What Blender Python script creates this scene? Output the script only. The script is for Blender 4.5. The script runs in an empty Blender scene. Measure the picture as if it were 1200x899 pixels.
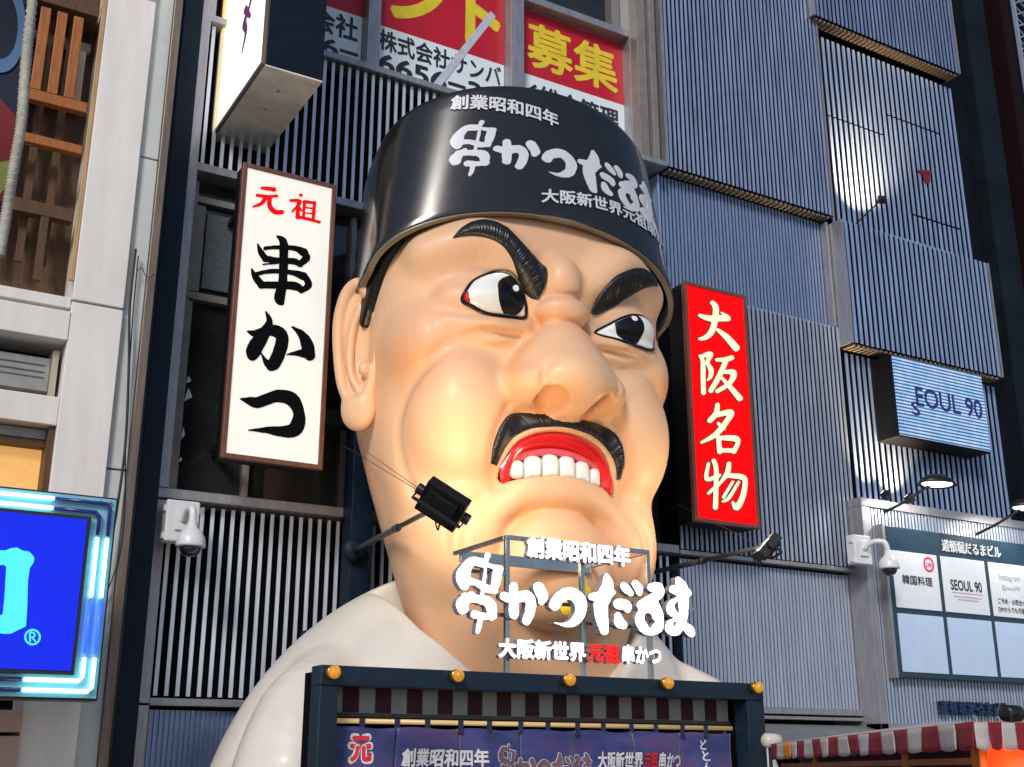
import bpy, math, random
import numpy as np
from mathutils import Vector, Matrix

SC = bpy.context.scene
COL = SC.collection
R_ = math.radians

# ------------------------------------------------------------------ camera, sky, sun, exposure
cam_data = bpy.data.cameras.new('camera')
cam_data.sensor_width = 36.0
cam_data.lens = 36.0 * 1396.0 / 1200.0
cam_data.clip_end = 3000
cam_data.clip_start = 0.05
cam = bpy.data.objects.new('camera', cam_data)
COL.objects.link(cam)
cam.location = (0, 0, 1.6)
cam.rotation_euler = (R_(90 + 17.8), 0, R_(-30.37))
SC.camera = cam

SUN_EL, SUN_AZ = 32.0, 222.0       # azimuth clockwise from +Y: behind the camera, to its left
world = bpy.data.worlds.new('World')
SC.world = world
world.use_nodes = True
nt = world.node_tree
bg = nt.nodes['Background']
sky = nt.nodes.new('ShaderNodeTexSky')
sky.sky_type = 'NISHITA'
sky.sun_disc = False
sky.sun_elevation = R_(SUN_EL)
sky.sun_rotation = R_(SUN_AZ)
sky.dust_density = 0.6
sky.ozone_density = 2.5
nt.links.new(sky.outputs[0], bg.inputs[0])
bg.inputs[1].default_value = 0.06

sun_data = bpy.data.lights.new('sun', 'SUN')
sun_data.energy = 1.4
sun_data.angle = R_(14)
sun_data.color = (1.0, 0.94, 0.87)
sun = bpy.data.objects.new('sun', sun_data)
COL.objects.link(sun)
sd = Vector((math.sin(R_(SUN_AZ)) * math.cos(R_(SUN_EL)), math.cos(R_(SUN_AZ)) * math.cos(R_(SUN_EL)), math.sin(R_(SUN_EL))))
sun.rotation_euler = sd.to_track_quat('Z', 'Y').to_euler()
sun.location = (-10, -10, 40)

SC.view_settings.view_transform = 'Standard'
SC.view_settings.look = 'None'
SC.view_settings.gamma = 1.0
SC.view_settings.use_curve_mapping = False
SC.view_settings.exposure = 0.75

# ------------------------------------------------------------------ helpers
def ray_dirs():
    p, y = R_(17.8), R_(30.37)
    fh = np.array([math.sin(y), math.cos(y), 0]); rt = np.array([math.cos(y), -math.sin(y), 0]); z = np.array([0, 0, 1.])
    return math.cos(p) * fh + math.sin(p) * z, rt, -math.sin(p) * fh + math.cos(p) * z
FW, RT, UP = ray_dirs()
EYE = np.array([0, 0, 1.6])
def at(u, v, Y):
    """the point seen at pixel (u, v) of the 1200 x 899 photograph in the plane y = Y"""
    d = FW + (u - 600) / 1396. * RT - (v - 449.5) / 1396. * UP
    return EYE + d * (Y / d[1])

def link(o, parent=None):
    COL.objects.link(o)
    if parent is not None:
        o.parent = parent
    return o

def tag(o, label=None, cat=None, group=None, kind=None):
    if label: o['label'] = label
    if cat: o['category'] = cat
    if group: o['group'] = group
    if kind: o['kind'] = kind
    return o

def thing(name, label, cat, loc=(0, 0, 0), rz=0, group=None):
    o = bpy.data.objects.new(name, None)
    o.empty_display_size = 0.2
    o.location = loc
    o.rotation_euler = (0, 0, rz)
    link(o)
    return tag(o, label, cat, group)

def to_mesh_obj(name, V, F, mat, parent=None, smooth=False, bevel=0, mats=None, midx=None):
    me = bpy.data.meshes.new(name)
    me.from_pydata([tuple(map(float, v)) for v in V], [], [tuple(map(int, f)) for f in F])
    me.update()
    if mats:
        for m in mats: me.materials.append(m)
        if midx is not None: me.polygons.foreach_set('material_index', np.array(midx, dtype=np.int32))
    else:
        me.materials.append(mat)
    if smooth:
        me.polygons.foreach_set('use_smooth', np.ones(len(me.polygons), dtype=bool))
    o = bpy.data.objects.new(name, me)
    link(o, parent)
    if bevel:
        b = o.modifiers.new('edge', 'BEVEL'); b.width = bevel; b.segments = 2; b.limit_method = 'ANGLE'; b.angle_limit = R_(40)
    return o

class MB:
    """collects solids, then links them as ONE mesh object"""
    def __init__(s): s.V = []; s.F = []
    def add(s, V, F):
        n = len(s.V); s.V += [tuple(v) for v in V]; s.F += [tuple(i + n for i in f) for f in F]; return s
    def box(s, x0, x1, y0, y1, z0, z1):
        V = [(x, y, z) for z in (z0, z1) for y in (y0, y1) for x in (x0, x1)]
        return s.add(V, [(0, 2, 3, 1), (4, 5, 7, 6), (0, 1, 5, 4), (2, 6, 7, 3), (0, 4, 6, 2), (1, 3, 7, 5)])
    def bar(s, a, b, w, h=None, up=(0, 0, 1)):
        """a square bar from a to b"""
        h = w if h is None else h
        a, b, up = np.array(a, float), np.array(b, float), np.array(up, float)
        d = b - a; d /= np.linalg.norm(d)
        r = np.cross(d, up)
        if np.linalg.norm(r) < 1e-4: r = np.cross(d, (1, 0, 0))
        r /= np.linalg.norm(r); u = np.cross(r, d)
        V = [p + sx * r * w / 2 + sz * u * h / 2 for p in (a, b) for sx, sz in ((-1, -1), (1, -1), (1, 1), (-1, 1))]
        return s.add(V, [(3, 2, 1, 0), (4, 5, 6, 7), (0, 1, 5, 4), (1, 2, 6, 5), (2, 3, 7, 6), (3, 0, 4, 7)])
    def tube(s, pts, r, n=10):
        pts = [np.array(p, float) for p in pts]
        rs = r if hasattr(r, '__len__') else [r] * len(pts)
        V = []; F = []
        prev = None
        for i, p in enumerate(pts):
            d = pts[min(i + 1, len(pts) - 1)] - pts[max(i - 1, 0)]; d = d / (np.linalg.norm(d) + 1e-9)
            if prev is None:
                ref = np.array([0, 0, 1.]) if abs(d[2]) < .9 else np.array([1., 0, 0])
                u = np.cross(d, ref)
            else:
                u = prev - d * (prev @ d)
            u /= np.linalg.norm(u); prev = u; w = np.cross(d, u)
            V += [p + rs[i] * (math.cos(a) * u + math.sin(a) * w) for a in np.linspace(0, 2 * math.pi, n, endpoint=False)]
        for i in range(len(pts) - 1):
            for k in range(n):
                F.append((i * n + k, i * n + (k + 1) % n, (i + 1) * n + (k + 1) % n, (i + 1) * n + k))
        F.append(tuple(range(n - 1, -1, -1))); F.append(tuple((len(pts) - 1) * n + k for k in range(n)))
        return s.add(V, F)
    def lathe(s, prof, c=(0, 0, 0), axis='z', n=24):
        """prof: (radius, height) list"""
        V = []; F = []
        for r, h in prof:
            for a in np.linspace(0, 2 * math.pi, n, endpoint=False):
                x, y = r * math.cos(a), r * math.sin(a)
                q = (x, y, h) if axis == 'z' else ((x, h, -y) if axis == 'y' else (h, x, y))
                V.append((c[0] + q[0], c[1] + q[1], c[2] + q[2]))
        for i in range(len(prof) - 1):
            for k in range(n):
                F.append((i * n + k, i * n + (k + 1) % n, (i + 1) * n + (k + 1) % n, (i + 1) * n + k))
        F.append(tuple(range(n - 1, -1, -1))); F.append(tuple((len(prof) - 1) * n + k for k in range(n)))
        return s.add(V, F)
    def build(s, name, mat, parent=None, smooth=False, bevel=0):
        return to_mesh_obj(name, s.V, s.F, mat, parent, smooth, bevel)

# ------------------------------------------------------------------ materials
MATS = {}
def mat(name, col, rough=0.5, metal=0.0, var=0.12, scale=3.0, bump=0.0, coat=0.0, emit=None, estr=0.0, spec=0.5, stretch=None, rvar=0.12):
    if name in MATS: return MATS[name]
    m = bpy.data.materials.new(name); m.use_nodes = True
    t = m.node_tree; N = t.nodes; b = N['Principled BSDF']
    tc = N.new('ShaderNodeTexCoord')
    src = tc.outputs['Object']
    if stretch:
        mp = N.new('ShaderNodeMapping'); mp.inputs['Scale'].default_value = stretch
        t.links.new(src, mp.inputs[0]); src = mp.outputs[0]
    nz = N.new('ShaderNodeTexNoise'); nz.inputs['Scale'].default_value = scale; nz.inputs['Detail'].default_value = 7; nz.inputs['Roughness'].default_value = .65
    t.links.new(src, nz.inputs['Vector'])
    rp = N.new('ShaderNodeValToRGB')
    c = np.array(col[:3], float)
    rp.color_ramp.elements[0].position = .3; rp.color_ramp.elements[1].position = .72
    rp.color_ramp.elements[0].color = (*(c * (1 - var)), 1); rp.color_ramp.elements[1].color = (*np.minimum(c * (1 + var), 1), 1)
    t.links.new(nz.outputs['Fac'], rp.inputs[0]); t.links.new(rp.outputs[0], b.inputs['Base Color'])
    mr = N.new('ShaderNodeMapRange'); mr.inputs[3].default_value = max(rough - rvar, .03); mr.inputs[4].default_value = min(rough + rvar, 1)
    t.links.new(nz.outputs['Fac'], mr.inputs[0]); t.links.new(mr.outputs[0], b.inputs['Roughness'])
    b.inputs['Metallic'].default_value = metal
    b.inputs['Specular IOR Level'].default_value = spec
    if coat: b.inputs['Coat Weight'].default_value = coat; b.inputs['Coat Roughness'].default_value = .12
    if bump:
        n2 = N.new('ShaderNodeTexNoise'); n2.inputs['Scale'].default_value = scale * 6; n2.inputs['Detail'].default_value = 4
        t.links.new(src, n2.inputs['Vector'])
        bp = N.new('ShaderNodeBump'); bp.inputs['Strength'].default_value = bump; bp.inputs['Distance'].default_value = .02
        t.links.new(n2.outputs['Fac'], bp.inputs['Height']); t.links.new(bp.outputs[0], b.inputs['Normal'])
    if emit is not None:
        b.inputs['Emission Color'].default_value = (*emit, 1); b.inputs['Emission Strength'].default_value = estr
    MATS[name] = m
    return m

# ------------------------------------------------------------------ flat shapes: 2-D distance fields filled by marching squares
def noise2(x, y, s):
    return (np.sin(x * s * 1.0 + 1.3 * np.sin(y * s * .7)) * np.cos(y * s * 1.1 + 1.7 * np.sin(x * s * .6)))
def strokes_field(strokes, X, Y, grow=0.0):
    D = np.full(X.shape, 1e9)
    for st in strokes:
        for (ax, ay, ar), (bx_, by_, br) in zip(st[:-1] if len(st) > 1 else st, st[1:] if len(st) > 1 else st):
            dx, dy = bx_ - ax, by_ - ay
            L = dx * dx + dy * dy + 1e-9
            h = np.clip(((X - ax) * dx + (Y - ay) * dy) / L, 0, 1)
            D = np.minimum(D, np.hypot(X - ax - h * dx, Y - ay - h * dy) - (ar + (br - ar) * h) - grow)
    return D
def poly_field(poly, X, Y):
    P = np.array(poly, float); D = np.full(X.shape, 1e9); s = np.ones(X.shape)
    n = len(P)
    for i in range(n):
        a, b = P[i], P[(i + 1) % n]
        e = b - a; wx, wy = X - a[0], Y - a[1]
        h = np.clip((wx * e[0] + wy * e[1]) / (e @ e + 1e-12), 0, 1)
        D = np.minimum(D, (wx - e[0] * h) ** 2 + (wy - e[1] * h) ** 2)
        c1 = Y >= a[1]; c2 = Y < b[1]; c3 = e[0] * wy > e[1] * wx
        flip = (c1 & c2 & c3) | (~c1 & ~c2 & ~c3)
        s = np.where(flip, -s, s)
    return s * np.sqrt(D)
def smooth_loop(pts, k=6, closed=True):
    P = np.array(pts, float); n = len(P); out = []
    rng = range(n) if closed else range(n - 1)
    for i in rng:
        if closed: p0, p1, p2, p3 = P[(i - 1) % n], P[i], P[(i + 1) % n], P[(i + 2) % n]
        else: p0, p1, p2, p3 = P[max(i - 1, 0)], P[i], P[i + 1], P[min(i + 2, n - 1)]
        for j in range(k):
            t = j / k
            out.append(.5 * ((2 * p1) + (-p0 + p2) * t + (2 * p0 - 5 * p1 + 4 * p2 - p3) * t * t + (-p0 + 3 * p1 - 3 * p2 + p3) * t ** 3))
    if not closed: out.append(P[-1])
    return np.array(out)
def fill2d(field, x0, x1, y0, y1, h):
    """vertices (n,2), faces and boundary edges of field < 0"""
    xs = np.arange(x0 - h, x1 + 2 * h, h); ys = np.arange(y0 - h, y1 + 2 * h, h)
    X, Y = np.meshgrid(xs, ys, indexing='ij')
    D = field(X, Y)
    D = np.where(np.abs(D) < 1e-5 * h, 1e-5 * h, D)
    D[0, :] = D[-1, :] = np.maximum(D[0, :], h); D[:, 0] = D[:, -1] = np.maximum(D[:, 0], h)
    ins = D < 0
    V = []; key = {}
    def vid(k, p):
        i = key.get(k)
        if i is None:
            i = len(V); key[k] = i; V.append(p)
        return i
    F = []; E = []
    cells = np.argwhere(ins[:-1, :-1] | ins[1:, :-1] | ins[:-1, 1:] | ins[1:, 1:])
    for i, j in cells:
        cs = ((i, j), (i + 1, j), (i + 1, j + 1), (i, j + 1))
        f = []
        for a in range(4):
            p, q = cs[a], cs[(a + 1) % 4]
            ip, iq = ins[p], ins[q]
            if ip: f.append((vid(('c', p), (xs[p[0]], ys[p[1]])), 0))
            if ip != iq:
                t = D[p] / (D[p] - D[q])
                k = ('e',) + (p + q if p < q else q + p)
                f.append((vid(k, (xs[p[0]] + t * (xs[q[0]] - xs[p[0]]), ys[p[1]] + t * (ys[q[1]] - ys[p[1]]))), 1 if ip else 2))
        if len(f) >= 3:
            F.append(tuple(v for v, _ in f))
            for a in range(len(f)):
                if f[a][1] == 1 and f[(a + 1) % len(f)][1] == 2: E.append((f[a][0], f[(a + 1) % len(f)][0]))
    return np.array(V).reshape(-1, 2), F, E
def solid(V2, F, E, fn, depth):
    """front faces at d = 0, back faces at d = depth and the walls between; fn(x, y, d) -> 3-D"""
    n = len(V2)
    V = [fn(x, y, 0.0) for x, y in V2]
    FF = [tuple(reversed(f)) for f in F] if depth < 0 else [tuple(f) for f in F]
    if depth:
        V += [fn(x, y, depth) for x, y in V2]
        FF += [tuple(i + n for i in reversed(f)) for f in F]
        FF += [(a, a + n, b + n, b) for a, b in E]
    return V, FF
def fix_normals(o):
    import bmesh
    bm = bmesh.new(); bm.from_mesh(o.data); bmesh.ops.recalc_face_normals(bm, faces=bm.faces[:]); bm.to_mesh(o.data); bm.free()
    return o
def ink(name, strokes, fn, h, m, parent=None, depth=0.0, grow=0.0, rough=0.0, fscale=1.0, smooth=False):
    strokes = [[tuple(q) for q in smooth_loop(s, 4, False)] if len(s) > 2 else s for s in strokes]
    strokes = [[(a, b, max(r, .3 * min(q[2] for q in s))) for a, b, r in s] for s in strokes]
    P = [p for s in strokes for p in s]
    g = max(p[2] for p in P) + abs(grow) + h
    x0, x1 = min(p[0] for p in P) - g, max(p[0] for p in P) + g
    y0, y1 = min(p[1] for p in P) - g, max(p[1] for p in P) + g
    fld = lambda X, Y: strokes_field(strokes, X, Y, grow) + rough * noise2(X, Y, fscale) + .5 * rough * noise2(X + 31, Y - 17, fscale * 2.7)
    V2, F, E = fill2d(fld, x0, x1, y0, y1, h)
    V, FF = solid(V2, F, E, fn, depth)
    o = to_mesh_obj(name, V, FF, m, parent, smooth)
    return fix_normals(o)

_tc = {}
def glyphs(s, bold=0.0):
    """2-D outline mesh of a line of writing, scaled so that its capital height is about 1"""
    k = (s, bold)
    if k in _tc: return _tc[k]
    cu = bpy.data.curves.new('writing', 'FONT'); cu.body = s; cu.size = 1.0; cu.offset = bold; cu.resolution_u = 4
    o = bpy.data.objects.new('writing', cu); COL.objects.link(o)
    dg = bpy.context.evaluated_depsgraph_get(); dg.update()
    me = bpy.data.meshes.new_from_object(o.evaluated_get(dg))
    V = np.array([v.co[:2] for v in me.vertices]).reshape(-1, 2); F = [tuple(p.vertices) for p in me.polygons]
    bpy.data.objects.remove(o); bpy.data.curves.remove(cu); bpy.data.meshes.remove(me)
    from collections import Counter
    cnt = Counter()
    for f in F:
        for a, b in zip(f, f[1:] + f[:1]): cnt[(a, b)] += 1
    E = [(a, b) for (a, b) in cnt if (b, a) not in cnt]
    _tc[k] = (V, F, E)
    return _tc[k]
def write(name, s, fn, w, hgt, m, parent=None, bold=0.0, depth=0.0, proud=0.0):
    """writing fitted to a w x hgt box; fn(x, y, d) places it, x and y from the box's lower left"""
    V, F, E = glyphs(s, 0.0)
    mn, mx = V.min(0) - bold, V.max(0) + bold
    VV = []; FF = []
    offs = [(0, 0)] if not bold else [(0, 0), (bold, 0), (-bold, 0), (0, bold), (0, -bold), (bold * .7, bold * .7), (-bold * .7, bold * .7), (bold * .7, -bold * .7), (-bold * .7, -bold * .7)]
    for k, of in enumerate(offs):
        V2 = (V + np.array(of) - mn) / (mx - mn) * np.array([w, hgt])
        a, b = solid(V2, F, E, (lambda x, y, d, k=k: fn(x, y, d - .0004 * k)) , depth)
        FF += [tuple(i + len(VV) for i in f) for f in b]; VV += a
    o = to_mesh_obj(name, VV, FF, m, parent)
    return fix_normals(o) if depth else o
def loose_split(o):
    """every separate piece of a mesh becomes an object of its own"""
    me = o.data; n = len(me.vertices)
    par = list(range(n))
    def find(a):
        while par[a] != a:
            par[a] = par[par[a]]; a = par[a]
        return a
    for e in me.edges:
        a, b = find(e.vertices[0]), find(e.vertices[1])
        if a != b: par[a] = b
    groups = {}
    for p in me.polygons: groups.setdefault(find(p.vertices[0]), []).append(p)
    if len(groups) < 2: return
    base = o.name.split('.')[0]; first = True
    data = []
    for ps in groups.values():
        used = sorted({v for p in ps for v in p.vertices}); ix = {v: i for i, v in enumerate(used)}
        data.append(([tuple(me.vertices[v].co) for v in used], [tuple(ix[v] for v in p.vertices) for p in ps], ps[0].use_smooth))
    kids = list(o.children)
    mt = me.materials[0]; bev = [m.width for m in o.modifiers if m.type == 'BEVEL']
    for k, (V, F, sm) in enumerate(data):
        q = to_mesh_obj(base, V, F, mt, o.parent, sm, bev[0] if bev else 0)
        if k == 0:
            for c in kids: c.parent = q
    bpy.data.objects.remove(o)
def wall(x, z, y):
    """places flat shapes on a wall that faces -Y: lower left corner x, z, front at y"""
    return lambda a, b, d: (x + a, y + d, z + b)
def pixwall(Y, ox=0, oy=0, s=1.0):
    """traced pixels (zoom offset and scale) to the plane y = Y"""
    def f(a, b, d):
        p = at(ox + a * s, oy + b * s, Y)
        return (p[0], p[1] + d, p[2])
    return f
# ------------------------------------------------------------------ the moulded figure above the booth
# local frame: x to the viewer's right, y to the back, z up
statue = thing('chef_statue', 'giant moulded bust of a scowling moustached chef in black cap and white robe', 'statue', (9.99, 15.5, 0), R_(-4))

class Field:
    def __init__(s, x, y, z, h):
        s.h = h
        s.x = np.arange(x[0], x[1] + h / 2, h, dtype=np.float32); s.y = np.arange(y[0], y[1] + h / 2, h, dtype=np.float32); s.z = np.arange(z[0], z[1] + h / 2, h, dtype=np.float32)
        s.F = np.full((len(s.x), len(s.y), len(s.z)), 5.0, dtype=np.float32)
    def grid(s, lo, hi):
        sl = []
        for a, l, u in ((s.x, lo[0], hi[0]), (s.y, lo[1], hi[1]), (s.z, lo[2], hi[2])):
            i0 = int(np.clip(np.searchsorted(a, l), 0, len(a) - 1)); i1 = int(np.clip(np.searchsorted(a, u), 1, len(a)))
            sl.append(slice(i0, max(i1, i0 + 1)))
        return tuple(sl), s.x[sl[0]][:, None, None], s.y[sl[1]][None, :, None], s.z[sl[2]][None, None, :]
    def put(s, sl, d, k, sub):
        A = s.F[sl]
        if sub:
            B = -d; hh = np.maximum(k - np.abs(A - B), 0) / k
            s.F[sl] = np.maximum(A, B) + hh * hh * k / 4
        else:
            hh = np.maximum(k - np.abs(A - d), 0) / k
            s.F[sl] = np.minimum(A, d) - hh * hh * k / 4
    def ell(s, c, r, k=.1, sub=False):
        m = k + .12
        sl, X, Y, Z = s.grid([c[i] - r[i] - m for i in range(3)], [c[i] + r[i] + m for i in range(3)])
        a, b, e = (X - c[0]) / r[0], (Y - c[1]) / r[1], (Z - c[2]) / r[2]
        k0 = np.sqrt(a * a + b * b + e * e); k1 = np.sqrt((a / r[0]) ** 2 + (b / r[1]) ** 2 + (e / r[2]) ** 2) + 1e-6
        s.put(sl, k0 * (k0 - 1) / k1, k, sub)
    def chain(s, pts, k=.1, sub=False, ysq=1.0):
        pts = smooth_loop(pts, 5, closed=False) if len(pts) > 2 else np.array(pts, float)
        m = k + .12 + max(p[3] for p in pts)
        lo = pts[:, :3].min(0) - m; hi = pts[:, :3].max(0) + m
        sl, X, Y, Z = s.grid(lo, hi)
        D = np.full(np.broadcast(X, Y, Z).shape, 9., dtype=np.float32)
        for a, b in zip(pts[:-1], pts[1:]):
            e = b[:3] - a[:3]; L = float(e @ e) + 1e-9
            t = np.clip(((X - a[0]) * e[0] + (Y - a[1]) * e[1] + (Z - a[2]) * e[2]) / L, 0, 1)
            d = np.sqrt((X - a[0] - t * e[0]) ** 2 + ((Y - a[1] - t * e[1]) * ysq) ** 2 + (Z - a[2] - t * e[2]) ** 2) - (a[3] + (b[3] - a[3]) * t)
            D = np.minimum(D, d)
        s.put(sl, D, k, sub)
    def mirror(s):
        s.F = np.concatenate([s.F[:0:-1], s.F], 0); s.x = np.concatenate([-s.x[:0:-1], s.x])
    def sample(s, P):
        q = (np.asarray(P) - np.array([s.x[0], s.y[0], s.z[0]])) / s.h
        i = np.clip(np.floor(q).astype(int), 0, np.array(s.F.shape) - 2); f = np.clip(q - i, 0, 1)
        out = 0
        for a in (0, 1):
            for b in (0, 1):
                for c in (0, 1):
                    w = (f[:, 0] if a else 1 - f[:, 0]) * (f[:, 1] if b else 1 - f[:, 1]) * (f[:, 2] if c else 1 - f[:, 2])
                    out = out + w * s.F[i[:, 0] + a, i[:, 1] + b, i[:, 2] + c]
        return out
    def surface(s, name, m, parent, F=None):
        F = s.F if F is None else F
        I = F < 0
        nx, ny, nz = F.shape
        cnt = np.zeros((nx - 1, ny - 1, nz - 1), np.float32); acc = np.zeros((nx - 1, ny - 1, nz - 1, 3), np.float32)
        crossings = []
        for ax in range(3):
            A = [slice(None)] * 3; B = [slice(None)] * 3; A[ax] = slice(0, -1); B[ax] = slice(1, None)
            fa, fb = F[tuple(A)], F[tuple(B)]
            idx = np.argwhere((fa < 0) != (fb < 0))
            va = fa[tuple(idx.T)]; vb = fb[tuple(idx.T)]
            t = va / (va - vb)
            p = idx.astype(np.float32); p[:, ax] += t
            o1, o2 = [a for a in range(3) if a != ax]
            for d1 in (0, 1):
                for d2 in (0, 1):
                    c = idx.copy(); c[:, o1] -= d1; c[:, o2] -= d2
                    ok = (c >= 0).all(1) & (c < np.array(cnt.shape)).all(1)
                    cc = tuple(c[ok].T)
                    np.add.at(cnt, cc, 1); np.add.at(acc, cc, p[ok])
            crossings.append((ax, idx, va < 0))
        act = cnt > 0
        ids = np.full(cnt.shape, -1, np.int64); ids[act] = np.arange(act.sum())
        P = acc[act] / cnt[act][:, None] * s.h + np.array([s.x[0], s.y[0], s.z[0]])
        Q = []
        for ax, idx, neg in crossings:
            o1, o2 = (ax + 1) % 3, (ax + 2) % 3
            quad = []
            for d1, d2 in ((0, 0), (1, 0), (1, 1), (0, 1)):
                c = idx.copy(); c[:, o1] -= d1; c[:, o2] -= d2
                ok = (c >= 0).all(1) & (c < np.array(cnt.shape)).all(1)
                c = np.clip(c, 0, np.array(cnt.shape) - 1)
                quad.append(np.where(ok, ids[tuple(c.T)], -1))
            q = np.stack(quad, 1)
            q[~neg] = q[~neg][:, ::-1]
            Q.append(q[(q >= 0).all(1)])
        Q = np.concatenate(Q)[:, ::-1] if False else np.concatenate(Q)
        # smoothing along the surface
        for it in range(2):
            S = np.zeros_like(P); C = np.zeros(len(P))
            for a in range(4):
                np.add.at(S, Q[:, a], P[Q[:, (a + 1) % 4]]); np.add.at(C, Q[:, a], 1)
                np.add.at(S, Q[:, (a + 1) % 4], P[Q[:, a]]); np.add.at(C, Q[:, (a + 1) % 4], 1)
            P = P * .5 + .5 * S / np.maximum(C, 1)[:, None]
        o = to_mesh_obj(name, P, Q, m, parent, True)
        return fix_normals(o), P

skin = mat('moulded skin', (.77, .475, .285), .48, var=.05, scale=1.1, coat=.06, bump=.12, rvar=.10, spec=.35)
def brushed_skin():
    # hand-sprayed coats: peach over a yellower ground, thin rain marks, small chips of dirt
    t = skin.node_tree; N = t.nodes; b = N['Principled BSDF']
    base = b.inputs['Base Color'].links[0].from_socket
    tc = N.new('ShaderNodeTexCoord')
    n1 = N.new('ShaderNodeTexNoise'); n1.inputs['Scale'].default_value = .55; n1.inputs['Detail'].default_value = 5; t.links.new(tc.outputs['Object'], n1.inputs[0])
    r1 = N.new('ShaderNodeMapRange'); r1.inputs[1].default_value = .42; r1.inputs[2].default_value = .62; t.links.new(n1.outputs['Fac'], r1.inputs[0])
    m1 = N.new('ShaderNodeMix'); m1.data_type = 'RGBA'; m1.inputs[7].default_value = (.76, .43, .26, 1); t.links.new(r1.outputs[0], m1.inputs[0]); t.links.new(base, m1.inputs[6])
    mp = N.new('ShaderNodeMapping'); mp.inputs['Scale'].default_value = (7, 7, .45); t.links.new(tc.outputs['Object'], mp.inputs[0])
    n2 = N.new('ShaderNodeTexNoise'); n2.inputs['Scale'].default_value = 1.6; n2.inputs['Detail'].default_value = 6; t.links.new(mp.outputs[0], n2.inputs[0])
    r2 = N.new('ShaderNodeMapRange'); r2.inputs[1].default_value = .60; r2.inputs[2].default_value = .80; r2.inputs[4].default_value = .22; t.links.new(n2.outputs['Fac'], r2.inputs[0])
    m2 = N.new('ShaderNodeMix'); m2.data_type = 'RGBA'; m2.inputs[7].default_value = (.48, .30, .18, 1); t.links.new(r2.outputs[0], m2.inputs[0]); t.links.new(m1.outputs[2], m2.inputs[6])
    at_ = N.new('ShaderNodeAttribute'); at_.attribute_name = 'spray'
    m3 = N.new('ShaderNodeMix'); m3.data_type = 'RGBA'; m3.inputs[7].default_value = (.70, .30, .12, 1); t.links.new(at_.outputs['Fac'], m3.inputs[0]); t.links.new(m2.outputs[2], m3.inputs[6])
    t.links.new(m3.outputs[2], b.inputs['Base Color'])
brushed_skin()
brush_black = mat('glossy black paint', (.006, .006, .007), .3, var=.3, scale=20, rvar=.1, spec=.3)
eye_white = mat('eye white', (.82, .82, .80), .22, var=.03, rvar=.05)
red_gloss = mat('glossy red paint', (.72, .012, .015), .2, var=.08, coat=.6, rvar=.05)
gum_pink = mat('gum pink', (.75, .10, .14), .3, var=.1)
tooth_white = mat('tooth white', (.82, .82, .79), .18, var=.03, coat=.5, rvar=.05)
eye_red = mat('eye corner red', (.55, .01, .01), .35)

H = Field((0, 3.4), (-1.7, 4.4), (1.6, 11.2), .04)
zt = np.array([1.6, 2.6, 3.1, 3.6, 4.0, 4.4, 5.0, 6.0, 7.0, 8.0, 8.8, 9.6, 10.2, 11.2])
wt = np.array([1.4, 1.55, 1.68, 1.84, 1.98, 2.10, 2.24, 2.44, 2.60, 2.70, 2.74, 2.72, 2.56, 2.4])
ft = np.array([.9, .75, .62, .48, .40, .32, .24, .12, .06, .03, .08, 0.0, .08, .3])
bt = np.array([2.2, 2.2, 2.25, 2.3, 2.4, 2.55, 2.8, 3.3, 3.8, 4.0, 4.0, 4.0, 3.95, 3.8])
ker = np.ones(9) / 9
def prof(t):
    v = np.interp(H.z, zt, t); return np.convolve(np.pad(v, 4, 'edge'), ker, 'valid').astype(np.float32)
W, YF, YB = prof(wt)[None, None, :], prof(ft)[None, None, :], prof(bt)[None, None, :]
XX, YY = H.x[:, None, None], H.y[None, :, None]
n_ = 2.7
dd = (YB - YF) / 2
H.F = (((np.abs(XX) / W) ** n_ + (np.abs(YY - (YF + YB) / 2) / dd) ** n_) ** (1 / n_) - 1).astype(np.float32) * np.minimum(W, dd) * .9
del XX, YY
# jaw and jowls
H.ell((1.36, 1.05, 5.05), (.82, .95, 1.05), .3)
# forehead and brow ridge
H.chain([(.42, .16, 9.0, .32), (.85, .10, 9.5, .34), (1.35, .16, 9.85, .32), (2.1, .62, 9.62, .3)], .3)
# sockets, then the lids that carry the eyes
H.ell((1.22, -.28, 8.72), (.78, .36, .50), .25, True)
H.ell((1.27, .42, 8.78), (.80, .46, .46), .12)
# muscle at the outer corner and the bags below
H.ell((1.93, .97, 8.12), (.66, .76, .80), .2)
H.chain([(.66, .06, 8.34, .15), (1.2, .05, 8.25, .21), (1.85, .28, 8.34, .16)], .14)
# cheeks
H.ell((1.44, .73, 6.92), (.94, .92, 1.32), .13)
H.chain([(.75, -.02, 8.22, .05), (1.4, -.06, 8.15, .10), (1.95, .16, 7.92, .10), (2.36, .55, 7.4, .10), (2.5, .9, 6.8, .09), (2.42, .95, 6.2, .07), (2.15, .8, 5.6, .04)], .10, True)
# frown: lump between the brows, knot above the nose, folds
H.ell((0, .04, 9.26), (.40, .44, .50), .10)
H.ell((0, -.02, 8.70), (.46, .38, .26), .05)
H.chain([(.30, -.18, 9.85, .02), (.33, -.26, 9.40, .06), (.40, -.28, 9.08, .09), (.52, -.24, 8.88, .09), (.62, -.1, 8.62, .05)], .035, True)
H.chain([(0, -.36, 8.90, .065), (.25, -.33, 8.94, .065), (.5, -.22, 9.02, .06)], .06, True)
H.chain([(0, -.34, 8.42, .07), (.25, -.30, 8.46, .07), (.50, -.18, 8.64, .06)], .06, True)
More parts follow.
